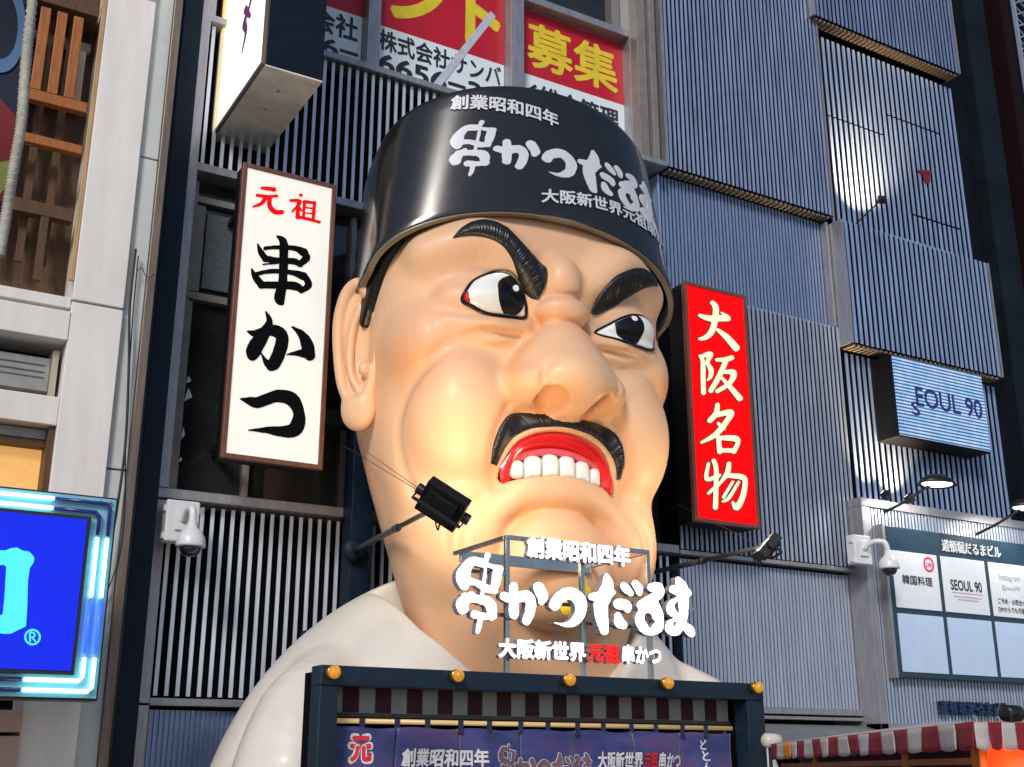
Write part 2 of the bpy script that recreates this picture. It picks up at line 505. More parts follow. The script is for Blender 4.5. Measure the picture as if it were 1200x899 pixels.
# muzzle
H.ell((0, .30, 6.25), (1.12, .52, .95), .10)
H.chain([(.92, -.05, 7.08, .05), (1.05, -.16, 6.85, .06), (1.17, -.2, 6.6, .09), (1.23, -.14, 6.3, .09), (1.2, -.06, 6.0, .08), (1.14, .02, 5.7, .05), (1.16, .06, 5.5, .03)], .08, True)
# lower lip roll and chin
H.chain([(0, .06, 5.72, .24), (.6, .10, 5.66, .22), (1.05, .22, 5.35, .2), (1.2, .3, 5.0, .18)], .16)
H.ell((0, .30, 4.55), (1.0, .66, .96), .07)
H.chain([(0, -.19, 5.50, .05), (.4, -.17, 5.38, .05), (.72, -.10, 5.12, .05), (.98, .06, 4.75, .05), (1.05, .2, 4.4, .03)], .07, True)
H.chain([(1.32, .1, 5.55, .03), (1.62, .16, 5.25, .08), (1.72, .22, 4.85, .08), (1.62, .3, 4.4, .04)], .16, True)
def heightmap(F):
    j = np.argmax(F < 0, 1); j = np.clip(j, 1, None)
    a = np.take_along_axis(F, (j - 1)[:, None, :], 1)[:, 0]; b = np.take_along_axis(F, j[:, None, :], 1)[:, 0]
    t = np.where(np.abs(a - b) > 1e-6, a / (a - b), 0)
    return H.y[0] + (j - 1 + np.clip(t, 0, 1)) * H.h
HM0 = heightmap(H.F); HM0 = np.concatenate([HM0[:0:-1], HM0], 0)      # the face before the nose is added
# nose: narrow bridge under the knot, broad base
H.chain([(0, .06, 8.28, .28), (0, -.14, 8.0, .46), (0, -.24, 7.62, .61)], .14)
H.ell((0, -.26, 7.36), (1.0, .64, .40), .26)
H.chain([(.20, -.10, 8.15, .26), (.48, -.12, 7.75, .34), (.72, -.10, 7.40, .32)], .2)
H.ell((0, -.38, 7.40), (.58, .58, .46), .3)
H.chain([(.50, -.80, 7.80, .02), (.66, -.70, 7.45, .03), (.62, -.66, 7.10, .03)], .14, True)
H.ell((.43, -.48, 6.95), (.25, .40, .34), .05, True)
H.ell((0, -.08, 8.70), (.48, .40, .26), .05)
H.chain([(0, -.52, 8.40, .08), (.25, -.44, 8.43, .08), (.52, -.22, 8.60, .08), (.62, -.1, 8.72, .05)], .04, True)
H.chain([(0, -.46, 8.93, .05), (.25, -.40, 8.97, .06), (.5, -.26, 9.04, .06)], .05, True)
H.mirror()

MOUTH = smooth_loop([(-.99, 5.80), (-1.0, 6.02), (-.88, 6.30), (-.70, 6.50), (-.38, 6.64), (0, 6.68), (.38, 6.64), (.70, 6.50), (.88, 6.30), (1.0, 6.02), (.99, 5.80)], 4, False)
MOUTH = np.concatenate([MOUTH, [(.62, 5.88), (.3, 5.93), (0, 5.95), (-.3, 5.93), (-.62, 5.88)]])
XG, ZG = np.meshgrid(H.x, H.z, indexing='ij')
FULL = H.F.copy()
m2 = poly_field(MOUTH, XG, ZG).astype(np.float32)
m3 = np.maximum(m2[:, None, :], H.y[None, :, None] - .42)
hh = np.maximum(.05 - np.abs(H.F + m3), 0) / .05
H.F = np.maximum(H.F, -m3) + hh * hh * .05 / 4
HM = heightmap(FULL)
def front(x, z, HM=HM):
    u = np.clip((np.asarray(x, float) - H.x[0]) / H.h, 0, len(H.x) - 1.001); v = np.clip((np.asarray(z, float) - H.z[0]) / H.h, 0, len(H.z) - 1.001)
    i, j = np.floor(u).astype(int), np.floor(v).astype(int); f, g = u - i, v - j
    return (1 - f) * (1 - g) * HM[i, j] + f * (1 - g) * HM[i + 1, j] + (1 - f) * g * HM[i, j + 1] + f * g * HM[i + 1, j + 1]
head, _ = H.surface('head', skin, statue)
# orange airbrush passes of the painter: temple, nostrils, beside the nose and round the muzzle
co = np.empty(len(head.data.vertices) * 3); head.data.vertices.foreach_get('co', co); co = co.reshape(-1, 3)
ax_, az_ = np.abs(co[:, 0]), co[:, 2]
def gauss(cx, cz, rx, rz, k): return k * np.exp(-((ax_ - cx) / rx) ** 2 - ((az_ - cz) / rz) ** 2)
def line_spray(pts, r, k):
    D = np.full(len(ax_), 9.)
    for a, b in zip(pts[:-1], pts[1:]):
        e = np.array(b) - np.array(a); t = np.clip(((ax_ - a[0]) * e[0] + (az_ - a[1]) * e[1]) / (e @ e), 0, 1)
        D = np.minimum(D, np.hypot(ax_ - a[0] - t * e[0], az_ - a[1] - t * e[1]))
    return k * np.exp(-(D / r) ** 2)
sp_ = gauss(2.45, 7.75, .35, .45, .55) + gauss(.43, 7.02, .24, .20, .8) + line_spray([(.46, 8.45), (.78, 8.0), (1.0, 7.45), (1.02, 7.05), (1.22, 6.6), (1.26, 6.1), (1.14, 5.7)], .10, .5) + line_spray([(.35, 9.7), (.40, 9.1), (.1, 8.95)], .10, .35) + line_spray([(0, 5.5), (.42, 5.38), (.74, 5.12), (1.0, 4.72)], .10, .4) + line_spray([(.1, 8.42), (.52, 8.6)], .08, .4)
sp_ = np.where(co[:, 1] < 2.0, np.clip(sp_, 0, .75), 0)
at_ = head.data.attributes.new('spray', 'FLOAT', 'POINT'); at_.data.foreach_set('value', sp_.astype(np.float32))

def patch(name, field, bbox, h, lift, m, parent, thick=.03):
    """a shape that follows the face: lift(x, z, d) is how far it stands out of the skin"""
    V2, F, E = fill2d(field, *bbox, h)
    x, z = V2[:, 0], V2[:, 1]
    d = np.minimum(field(x, z), 0)
    y = front(x, z) - lift(x, z, -d)
    n = len(V2)
    V = [(a, b, c) for a, b, c in zip(x, y, z)] + [(a, b + thick + .05, c) for a, b, c in zip(x, front(x, z), z)]
    FF = list(F) + [(a, b, b + n, a + n) for a, b in E]
    return fix_normals(to_mesh_obj(name, V, FF, m, parent, True))

# eyes
EYE_PTS = [(.65, 8.57), (.73, 8.86), (.90, 9.06), (1.12, 9.16), (1.36, 9.15), (1.60, 9.03), (1.76, 8.88), (1.88, 8.66), (1.70, 8.57), (1.45, 8.50), (1.2, 8.50), (.9, 8.53)]
EYE_R = [(.71, 8.51), (.95, 8.68), (1.2, 8.83), (1.44, 8.93), (1.70, 8.965), (1.88, 8.90), (1.97, 8.74), (1.94, 8.50), (1.80, 8.41), (1.56, 8.385), (1.28, 8.39), (.98, 8.45)]
for sgn, pc, pz, ez in ((-1, -.93, 8.86, .03), (1, 1.30, 8.70, -.11)):
    loop = smooth_loop(EYE_R if sgn > 0 else [(-(.62 + (a - .65) * .90), 8.57 + (b - 8.57) * 1.08 + ez) for a, b in EYE_PTS], 5)
    fe = lambda X, Z, L=loop: poly_field(L, X, Z)
    bb = (loop[:, 0].min(), loop[:, 0].max(), loop[:, 1].min(), loop[:, 1].max())
    dome = lambda x, z, d: .03 + .11 * np.sqrt(np.clip(d / .33, 0, 1))
    e = patch('eye', fe, bb, .03, dome, eye_white, statue)
    fr = lambda X, Z, L=loop: np.maximum(poly_field(L, X, Z) - .035, -.004 - poly_field(L, X, Z))
    patch('eyelid_line', fr, (bb[0] - .1, bb[1] + .1, bb[2] - .1, bb[3] + .1), .014, lambda x, z, d: .045, brush_black, e)
    pu = lambda X, Z, L=loop, c=pc, pz=pz: np.maximum((np.hypot((X - c) / .82, Z - pz) - .335), poly_field(L, X, Z) + .012)
    patch('pupil', pu, bb, .022, lambda x, z, d, L=loop: .042 + .11 * np.sqrt(np.clip(-poly_field(L, x, z) / .33, 0, 1)), brush_black, e, .0)
    gl = lambda X, Z, c=pc, pz=pz: np.hypot(X - c - .09, Z - pz - .14) - .055
    patch('eye_glint', gl, (pc, pc + .2, pz + .05, pz + .23), .012, lambda x, z, d, L=loop: .055 + .11 * np.sqrt(np.clip(-poly_field(L, x, z) / .33, 0, 1)), eye_white, e, .0)
    if sgn > 0: continue
    ox = sgn * 1.80
    rd = lambda X, Z, L=loop, o=ox: np.maximum(poly_field(L, X, Z) + .004, 1.64 - X * np.sign(o) + .25 * (Z - 8.66))
    patch('eye_corner', rd, bb, .015, lambda x, z, d: .075, eye_red, e, .0)

# brows and moustache: thick brushes with combed grooves
def brush(name, upper, lower, k, dirx, n_along=150, n_across=14, ht=.13, mirror=1, waves=44, hm=HM):
    U = smooth_loop(upper, 12, False); L = smooth_loop(lower, 12, False)
    def resample(P, n):
        s = np.concatenate([[0], np.cumsum(np.linalg.norm(np.diff(P, axis=0), axis=1))]); t = np.linspace(0, s[-1], n)
        return np.stack([np.interp(t, s, P[:, 0]), np.interp(t, s, P[:, 1])], 1)
    U, L = resample(U, n_along), resample(L, n_along)
    V = []; F = []
    rng = np.random.default_rng(5)
    jit = np.convolve(rng.normal(0, 1, n_along + 40), np.ones(3) / 3, 'same')
    for i in range(n_along):
        for j in range(n_across):
            v = j / (n_across - 1)
            p = U[i] * (1 - v) + L[i] * v
            ends = min(1, 8 * i / n_along, 8 * (n_along - 1 - i) / n_along)
            body = (1 - abs(2 * v - 1) ** 3)
            gi = (i + dirx * v * 6)
            gro = .55 * math.sin(gi * 2 * math.pi * waves / n_along) + .6 * jit[int(np.clip(gi, 0, n_along + 30))]
            y = float(front(p[0] * mirror, p[1], hm)) - (ht * body * (.4 + .6 * ends) + .016 * gro * body) + (.06 if v in (0, 1) else 0)
            V.append((p[0] * mirror, y, p[1]))
    for i in range(n_along - 1):
        for j in range(n_across - 1):
            a = i * n_across + j
            F.append((a, a + 1, a + n_across + 1, a + n_across))
    return fix_normals(to_mesh_obj(name, V, F, k, statue, True))
hair_black = mat('combed black hair paint', (.010, .010, .012), .36, var=.4, scale=30, rvar=.1)
BUL = [(1.90, 9.76), (1.77, 9.95), (1.58, 10.10), (1.32, 10.17), (1.10, 10.10), (.88, 9.92), (.60, 9.70), (.34, 9.52), (.30, 9.34), (.34, 9.10), (.45, 8.87)]
BLL = [(1.90, 9.75), (1.64, 9.77), (1.38, 9.72), (1.17, 9.62), (1.03, 9.47), (.90, 9.26), (.75, 9.03), (.60, 8.90), (.47, 8.86)]
BUR = [(2.12, 9.70), (2.00, 9.82), (1.74, 9.86), (1.46, 9.80), (1.18, 9.66), (.94, 9.50), (.78, 9.30), (.66, 9.08), (.60, 8.86)]
BLR = [(2.12, 9.69), (1.96, 9.62), (1.70, 9.48), (1.42, 9.28), (1.14, 9.06), (.90, 8.92), (.74, 8.84), (.62, 8.84)]
brush('eyebrow', BUL, BLL, hair_black, -1, mirror=-1, ht=.10)
brush('eyebrow', BUR, BLR, hair_black, -1, mirror=1, ht=.10)
MU = [(x * (.94 if x > 0 else 1), z) for x, z in [(-1.22, 6.06), (-1.23, 6.36), (-1.12, 6.68), (-.90, 6.90), (-.5, 7.00), (0, 7.03), (.5, 7.00), (.90, 6.90), (1.12, 6.68), (1.23, 6.36), (1.22, 6.06)]]
ML = [(-1.08, 6.04), (-.98, 6.30), (-.81, 6.51), (-.55, 6.65), (-.25, 6.705), (0, 6.72), (.25, 6.705), (.55, 6.65), (.81, 6.51), (.99, 6.30), (1.08, 6.04)]
brush('moustache', MU, ML, hair_black, 0, n_along=260, ht=.07, waves=90, hm=HM0)

# mouth: red inside, gums and teeth
fm = lambda X, Z: poly_field(MOUTH, X, Z) - .02
V2, F2, E2 = fill2d(fm, -1.05, 1.05, 5.75, 6.75, .035)
def mouth_y(x, z):
    d = -poly_field(MOUTH, np.atleast_1d(x), np.atleast_1d(z))
    du = np.full(d.shape, 9.)
    xa, za = np.atleast_1d(x), np.atleast_1d(z)
    for p in MOUTH[:41]: du = np.minimum(du, np.hypot(xa - p[0], za - p[1]))
    t = np.clip(du / .30, 0, 1)
    return -.06 + .26 * t ** 1.6 + .05 * (1 - np.clip(d / .06, 0, 1)) + .12 * np.asarray(x) ** 2
lipV = [(x, float(mouth_y(x, z)[0]), z) for x, z in V2]
mouth = fix_normals(to_mesh_obj('mouth', lipV, F2, red_gloss, statue, True))
# raised red rim
rim = MB()
ring = [(x * .985, float(front(x * .97, z)) + .06, z - .02 if z > 6 else z + .015) for x, z in MOUTH[::2]]
up_pts = smooth_loop([(x * .95, float(front(x * .95, z - .04)) + .07, z - .07) for x, z in MOUTH[:41:4]], 4, False)
rim.tube(up_pts, [.012 + .012 * math.sin(math.pi * i / (len(up_pts) - 1)) for i in range(len(up_pts))], 10)
rim.build('lip', red_gloss, mouth, True)
tw = [(-.86, -.60), (-.60, -.30), (-.30, 0.0), (0.0, .30), (.30, .58), (.58, .80)]
def tooth_mesh(a, b, zb, ztop, mtl, name, parent, yoff=0., grow=0.):
    cx, w = (a + b) / 2, (b - a) / 2 - .006 + grow
    nu, nv = 11, 11
    V = []; F = []
    for j in range(nv):
        v = j / (nv - 1)
        for i in range(nu):
            u = 2 * i / (nu - 1) - 1
            x = cx + u * w * (1 - .10 * max(0, v - .6) ** 1 )
            top = ztop - .07 * abs(u) ** 2.5
            z = zb + (top - zb) * v
            edge = (1 - abs(u) ** 4) * (1 - (2 * v - 1) ** 6)
            y = .13 + .14 * x * x - .13 * edge ** .4 + yoff
            V.append((x, y, z))
    for j in range(nv - 1):
        for i in range(nu - 1):
            F.append((j * nu + i, j * nu + i + 1, (j + 1) * nu + i + 1, (j + 1) * nu + i))
    return fix_normals(to_mesh_obj(name, V, F, mtl, parent, True))
for a, b in tw:
    zt_ = 6.36 - .30 * ((a + b) / 2) ** 2
    zb_ = 5.93 - .06 * ((a + b) / 2) ** 2
    tooth_mesh(a, b, zb_, zt_, tooth_white, 'tooth', mouth)
gm = MB()
gp = [(x, .10 + .14 * x * x, 6.38 - .30 * x * x) for x in np.linspace(-.92, .88, 25)]
gm.tube(gp, [.065] * 25, 10)
gm.build('gum', gum_pink, mouth, True)

# ears
for sgn in (-1, 1):
    E_ = Field((-.3, .95), (-.4, .5), (6.6, 9.7), .025)          # s outward, t to the front (negative = front), z
    E_.ell((.18, .02, 8.3), (.42, .16, 1.12), .06)
    E_.ell((.16, .0, 7.2), (.32, .20, .40), .12)
    E_.ell((.16, -.17, 8.25), (.34, .22, .92), .06, True)
    E_.chain([(.0, -.05, 9.1, .10), (.18, -.09, 9.36, .11), (.42, -.10, 9.22, .11), (.56, -.10, 8.75, .10), (.54, -.10, 8.15, .09), (.44, -.09, 7.6, .09), (.3, -.05, 7.25, .08)], .03)
    E_.chain([(.18, -.02, 8.95, .07), (.30, -.05, 8.6, .075), (.34, -.06, 8.2, .075), (.28, -.06, 7.75, .075), (.12, -.05, 7.45, .07)], .03)
    E_.ell((.10, -.08, 8.02), (.15, .16, .36), .05, True)
    E_.ell((.02, -.08, 7.82), (.10, .12, .13), .05)
    F_ = E_.F
    o, P = E_.surface('ear', skin, statue)
    co = np.empty(len(o.data.vertices) * 3); o.data.vertices.foreach_get('co', co); co = co.reshape(-1, 3)
    base = np.array([2.72, 1.62]); dirv = np.array([.62, .78]); nrm = np.array([-.78, .62])   # t axis: back
    x = base[0] + co[:, 0] * dirv[0] + co[:, 1] * nrm[0]; y = base[1] + co[:, 0] * dirv[1] + co[:, 1] * nrm[1]
    co2 = np.stack([x * sgn, y, co[:, 2] + (co[:, 0] * .0)], 1)
    o.data.vertices.foreach_set('co', co2.ravel()); o.data.update(); fix_normals(o)

# hair below the cap at each temple
YG, ZG2 = np.meshgrid(H.y, H.z, indexing='ij')
reg = poly_field([(.85, 9.95), (1.22, 9.35), (1.50, 8.82), (1.68, 8.56), (1.86, 8.72), (2.2, 8.6), (3.5, 8.7), (3.5, 10.2)], YG, ZG2).astype(np.float32)
HF = np.maximum(np.maximum(FULL - .09, reg[None]), 2.0 - np.abs(H.x)[:, None, None])
hair, _ = H.surface('hair', brush_black, statue, HF)
del HF, reg, YG, ZG2

# cap: tapered drum, higher at the front than at the back
cap_mat = mat('black cap enamel', (.014, .0135, .013), .20, var=.2, scale=2, coat=.5, rvar=.05)
cap_under = mat('cap underside', (.20, .165, .12), .35, var=.15)  # beige colour stands in for the face reflected under the rim
CB = (1.17, 2.98, 1.27, 9.43, .79, 2.45, .35); CT = (1.61, 2.69, 1.61, 12.02, .57, 2.35, .35)     # centre y, half width, half depth, z, tilt, then depth and tilt of the back half
def cap_pt(th, t, off=0.0):
    """th = 0 at the front, positive to the viewer's right; t = 0 rim, 1 top"""
    q = []
    for yc, a, b, z, k, bb, kb in (CB, CT):
        if math.cos(th) < 0: b, k = bb, kb
        sn, cs = math.sin(th), math.cos(th)
        if cs < 0: sn, cs = math.copysign(abs(sn) ** (2 / 2.7), sn), -abs(cs) ** (2 / 2.7)
        q.append(np.array([(a + off) * sn, yc - (b + off) * cs, z + k * b * cs]))
    return q[0] * (1 - t) + q[1] * t
nT, nZ = 144, 10
V = []; F = []
prof_ = [(0.0, -.10), (0.0, -.005), (.006, .0)] + [(t, .0) for t in np.linspace(.05, .94, nZ)] + [(.97, -.01), (.988, -.035), (.997, -.08), (1.0, -.16), (1.0, -.8), (1.0, -1.6)]
for t, off in prof_:
    for k in range(nT):
        V.append(cap_pt(2 * math.pi * k / nT, t, off))
for i in range(len(prof_) - 1):
    for k in range(nT):
        F.append((i * nT + k, i * nT + (k + 1) % nT, (i + 1) * nT + (k + 1) % nT, (i + 1) * nT + k))
F.append(tuple((len(prof_) - 1) * nT + k for k in range(nT)))
cap = fix_normals(to_mesh_obj('cap', V, F, cap_mat, statue, True))
V = []; F = []
for off, dz in ((-.02, .004), (-.02, -.03), (-.12, -.04), (-.12, .25)):
    for k in range(nT):
        p = cap_pt(2 * math.pi * k / nT, 0, off); V.append((p[0], p[1], p[2] + dz))
for i in range(3):
    for k in range(nT):
        F.append((i * nT + k, i * nT + (k + 1) % nT, (i + 1) * nT + (k + 1) % nT, (i + 1) * nT + k))
fix_normals(to_mesh_obj('cap_rim', V, F, cap_under, cap, False))

# robe: rounded shoulders, open collar
robe_mat = mat('moulded white robe', (.70, .65, .58), .42, var=.09, scale=1.2, coat=.15, bump=.04)
RB = Field((0, 5.3), (-.6, 3.4), (0.0, 5.1), .045)
XR, YR, ZR = RB.x[:, None, None], RB.y[None, :, None], RB.z[None, None, :]
a, b, e = XR / 4.92, (YR - 2.35) / 2.55, ZR / 4.88
k0 = np.sqrt(a * a + b * b + e * e); k1 = np.sqrt((a / 4.92) ** 2 + (b / 2.55) ** 2 + (e / 4.88) ** 2) + 1e-6
RB.F = (k0 * (k0 - 1) / k1).astype(np.float32)
# sleeve in front of the shoulder and long folds
RB.chain([(3.3, 1.40, 2.75, .5), (3.7, 1.0, 2.2, .7), (3.9, .75, 1.2, .9), (4.0, .6, 0.0, 1.0)], .25)
RB.chain([(2.0, .35, 3.9, .03), (1.9, .1, 3.3, .06), (1.7, -.05, 2.6, .06), (1.5, -.1, 1.8, .05)], .10, True)
RB.chain([(2.6, .55, 4.0, .02), (2.7, .25, 3.3, .07), (2.6, .1, 2.6, .07)], .16, True)
# neckline
lim = np.interp(RB.z, [0, 1.2, 2.0, 3.0, 3.6, 4.28, 5.1], [-.6, -.2, .45, 1.33, 1.93, 2.33, 2.6]).astype(np.float32)
wedge = np.maximum((np.abs(XR) - lim[None, None, :]) * .75, YR - 2.2)
hh = np.maximum(.10 - np.abs(RB.F + wedge), 0) / .10
RB.F = (np.maximum(RB.F, -wedge) + hh * hh * .10 / 4).astype(np.float32)
# collar band along the neckline
cb = [(2.36, 1.6, 4.33), (2.24, .95, 4.12), (1.97, .52, 3.62), (1.37, .22, 3.0), (.55, -.02, 2.1), (-.1, -.1, 1.3)]
RB.chain([(x + .46, y + .12, z - .04, .03) for x, y, z in cb[1:]], .07, True)
RB.chain([(3.0, .75, 3.55, .02), (3.25, .45, 2.9, .06), (3.2, .2, 2.2, .05)], .15, True)
RB.chain([(1.2, -.0, 2.9, .02), (1.35, -.2, 2.3, .05), (1.4, -.3, 1.6, .05)], .12, True)
RB.mirror()
robe, _ = RB.surface('robe', robe_mat, statue)
co = np.empty(len(robe.data.vertices) * 3); robe.data.vertices.foreach_get('co', co); co = co.reshape(-1, 3)
co[:, 0] = np.where(co[:, 0] > 2.6, 2.6 + (co[:, 0] - 2.6) * .78, co[:, 0])
robe.data.vertices.foreach_set('co', co.ravel()); robe.data.update()
del FULL
# ------------------------------------------------------------------ ground
asphalt = mat('street paving', (.26, .24, .22), .75, var=.3, scale=8, bump=.3)
g = MB(); g.add([(-400, -400, 0), (400, -400, 0), (400, 400, 0), (-400, 400, 0)], [(0, 1, 2, 3)])
tag(g.build('street', asphalt), kind='structure')

# ------------------------------------------------------------------ the ribbed metal building behind the figure
steel = mat('galvanised bar', (.31, .41, .64), .40, .35, var=.38, scale=3, stretch=(6, 6, .25))
steel_pale = mat('pale louvre bar', (.66, .72, .82), .40, .3, var=.2, scale=3, stretch=(6, 6, .25))
steel_grey = mat('pale ribbed sheet', (.44, .50, .62), .40, .4, var=.2, scale=3, stretch=(6, 6, .25))
steel_dim = mat('ribbed sheet', (.24, .32, .52), .40, .35, var=.15, scale=2, stretch=(5, 5, .6))
frame_grey = mat('weathered aluminium', (.36, .35, .38), .42, .55, var=.2, scale=4, stretch=(3, 3, .5))
pil_grey = mat('brown grey column', (.26, .235, .22), .45, .3, var=.18, scale=3)
void = mat('dark backing', (.003, .004, .007), .7, var=.4, scale=2, spec=.05)
navy = mat('navy steel', (.004, .013, .028), .5, .0, var=.3, scale=3, spec=.2)
dark_glass = mat('dark window glass', (.02, .022, .024), .06, var=.4, scale=1.2, spec=.7, rvar=.03)
white_paint = mat('off-white paint', (.72, .72, .71), .45, var=.08, scale=5)
rust_brown = mat('bronze sheet', (.20, .15, .12), .4, .3, var=.25, scale=4, stretch=(4, 4, .4))

bld = thing('commercial_building', 'dark commercial building clad in ribbed metal panels and louvres behind the chef bust', 'building', (13, 20.3, 0))
def part(mb, name, m, bevel=0, parent=None, label=None):
    """geometry is given in world coordinates; the parent sits at (13, 20.3, 0)"""
    mb.V = [(x - 13, y - 20.3, z) for x, y, z in mb.V]
    o = mb.build(name, m, bld if parent is None else parent, bevel=bevel)
    if label: o['label'] = label
    return o
# core of the building
mb = MB(); mb.box(4.3, 27.0, 20.75, 34, 0, 34); part(mb, 'wall', void)

def bars(x0, x1, z0, z1, y, pitch, w, dep, back, cuts=()):
    """upright bars in front of a dark sheet"""
    f = MB(); n = int(round((x1 - x0) / pitch)); p = (x1 - x0) / n
    for i in range(n):
        c = x0 + (i + .5) * p
        zs = [z0] + [q for q, a, b in cuts if a < c < b] + [z1]
        for za, zb in zip(zs, zs[1:]): f.box(c - w / 2, c + w / 2, y, y + .022, za + (.03 if za != z0 else 0), zb - (.03 if zb != z1 else 0))
    return f
def rib(x0, x1, z0, z1, y, pitch, dep):
    n = int(round((x1 - x0) / pitch)); p = (x1 - x0) / n
    pts = []
    for i in range(n):
        a = x0 + i * p
        pts += [(a, y + dep), (a + .18 * p, y + dep), (a + .34 * p, y), (a + .80 * p, y), (a + .96 * p, y + dep)]
    pts.append((x1, y + dep))
    f = MB()
    V = []
    for x, yy in pts: V += [(x, yy, z0), (x, yy, z1)]
    f.add(V, [(2 * i, 2 * i + 2, 2 * i + 3, 2 * i + 1) for i in range(len(pts) - 1)])
    return f
def panel(x0, x1, z0, z1, y, pitch, w, dep=.07, soffit=.0, back=20.75, cap=True, mt=steel, sides=True, label=None, cuts=()):
    o = part(bars(x0, x1, z0, z1, y, pitch, w, dep, back, cuts), 'ribbed_panel', mt, label=label)
    b = MB(); b.box(x0 + .003, x1 - .003, y + .085, back, z0 + .004, z1 - .004)
    b.V = [(x - 13, yy - 20.3, z) for x, yy, z in b.V]
    b.build('panel_backing', void, o)
    t = MB()
    if sides:
        t.box(x0 - .10, x0 - .012, y - .01, back, z0 - .003, z1 + .003)
        t.box(x1 + .012, x1 + .07, y - .01, back, z0 - .003, z1 + .003)
        t.V = [(x - 13, yy - 20.3, z) for x, yy, z in t.V]
        t.build('panel_edge', frame_grey, o)
    return o
steel_a = mat('blue ribbed bar', (.29, .37, .58), .42, .3, var=.38, scale=3, stretch=(6, 6, .25))
steel_d = mat('dark blue ribbed bar', (.22, .29, .50), .42, .3, var=.38, scale=3, stretch=(6, 6, .25))
steel_c = mat('grey ribbed bar', (.37, .43, .56), .40, .35, var=.38, scale=3, stretch=(6, 6, .25))
pA = panel(15.78, 20.97, 14.94, 27, 19.65, .134, .066, mt=steel_a, label='large upper left panel of close set bars')
pD = panel(20.83, 26.42, 20.72, 27, 19.45, .150, .074, mt=steel_d, label='uppermost right panel with lamps under its lower edge')
pE = panel(21.12, 26.55, 14.72, 20.45, 19.85, .196, .090, sides=False, label='recessed upper right panel with a round light splash', cuts=((15.86, 24.2, 26.1), (18.05, 21.1, 23.4), (18.75, 23.7, 25.7)))
pF = panel(21.06, 26.48, 11.46, 14.74, 19.40, .180, .088, label='projecting right panel above the LED screen')
pG = panel(21.12, 26.75, 7.66, 11.33, 19.85, .196, .090, sides=False, label='recessed panel behind the LED screen')
pC = panel(15.72, 21.00, 5.98, 11.95, 19.80, .134, .070, sides=False, mt=steel_c, label='tall middle panel beside the red sign')
# louvred undersides of the projecting panels
for x0, x1, z, y0, y1 in ((15.78, 20.97, 14.94, 19.74, 19.99), (20.83, 26.42, 20.72, 19.54, 19.84), (21.06, 26.48, 11.46, 19.49, 19.84)):
    f = MB(); n = int((x1 - x0) / .155)
    for i in range(n):
        c = x0 + (i + .5) * (x1 - x0) / n
        f.box(c - .045, c + .045, y0, y1, z - .06, z - .005)
    part(f, 'soffit_louvre', mat('sand coloured louvre', (.30, .23, .16), .45, var=.2))
# plain ribbed sheets
groove = mat('sheet groove', (.035, .05, .09), .6, var=.2, spec=.1)
def grooved(x0, x1, z0, z1, y, pitch, w, name, m):
    o = part(bars(x0, x1, z0, z1, y, pitch, w, .02, 0), name, m)
    b = MB(); b.box(x0 + .002, x1 - .002, y + .05, y + .3, z0 + .003, z1 - .003)
    b.V = [(x - 13, yy - 20.3, z) for x, yy, z in b.V]; b.build('sheet_groove', groove, o)
grooved(15.66, 20.85, 11.90, 14.86, 20.02, .108, .062, 'ribbed_sheet', steel_dim)
grooved(15.80, 20.73, 2.80, 5.80, 19.95, .104, .072, 'shutter_sheet', steel_grey)
grooved(20.98, 27.6, 2.50, 7.36, 19.42, .112, .070, 'fascia_sheet', steel_grey)
f = MB()
f.box(20.74, 27.6, 19.36, 19.85, 7.36, 7.56)          # top cap of the fascia
f.box(20.74, 20.975, 19.36, 20.75, 2.34, 7.355)         # its left jamb
f.box(20.74, 27.6, 19.36, 19.8, 2.34, 2.495)
part(f, 'fascia_frame', frame_grey, .008)
f = MB()
f.box(15.70, 21.03, 19.76, 20.2, 5.86, 5.95)           # ledge under the middle panel
f.box(20.86, 20.93, 19.80, 20.5, 11.96, 14.80)         # right return of the recessed sheet
f.box(15.78, 20.735, 19.88, 20.3, 2.55, 2.62); f.box(15.78, 20.735, 19.84, 20.3, 2.66, 2.79)
part(f, 'ledge', frame_grey, .008)
f = MB(); f.box(15.60, 15.655, 19.9, 20.5, 11.9, 14.79); part(f, 'panel_return', steel)
# column between the windows and the panels, with its bracket
f = MB(); f.box(15.02, 15.28, 19.72, 20.5, 15.0, 27); f.box(15.33, 15.50, 19.62, 20.5, 15.0, 27); part(f, 'column', pil_grey, .012)
f = MB(); f.box(14.9, 15.62, 19.55, 20.4, 14.84, 14.97); part(f, 'column_bracket', frame_grey, .01)

# left bay: navy column, light mullion, louvres, windows
f = MB(); f.box(4.32, 4.66, 19.35, 21, 0, 30); part(f, 'navy_column', navy, .01)
f = MB(); f.box(4.70, 4.93, 19.80, 20.6, 2.55, 5.84); f.box(4.70, 4.93, 19.80, 20.6, 6.05, 30); f.box(4.70, 4.93, 19.80, 20.6, 0, 2.52); part(f, 'light_column', frame_grey, .01)
def louvre(x0, x1, z0, z1, y=19.98, pitch=.176, w=.066):
    o = part(bars(x0, x1, z0, z1, y, pitch, w, .10, 0), 'louvre', steel_pale)
    f = MB(); f.box(x0, x1, y + .35, y + .4, z0, z1); f.V = [(x - 13, yy - 20.3, z) for x, yy, z in f.V]; f.build('louvre_backing', void, o)
    return o
louvre(4.96, 15.0, 12.22, 15.2)
louvre(4.96, 15.6, 2.68, 5.82)
f = MB()
f.box(4.70, 8.4, 19.86, 20.5, 15.22, 15.36)               # rails round the louvres
f.box(8.4, 15.0, 19.86, 20.5, 15.22, 15.36)
f.box(4.70, 15.5, 19.84, 20.5, 12.02, 12.18)
f.box(4.94, 15.6, 19.84, 20.5, 2.52, 2.64)
part(f, 'rail', frame_grey, .01)
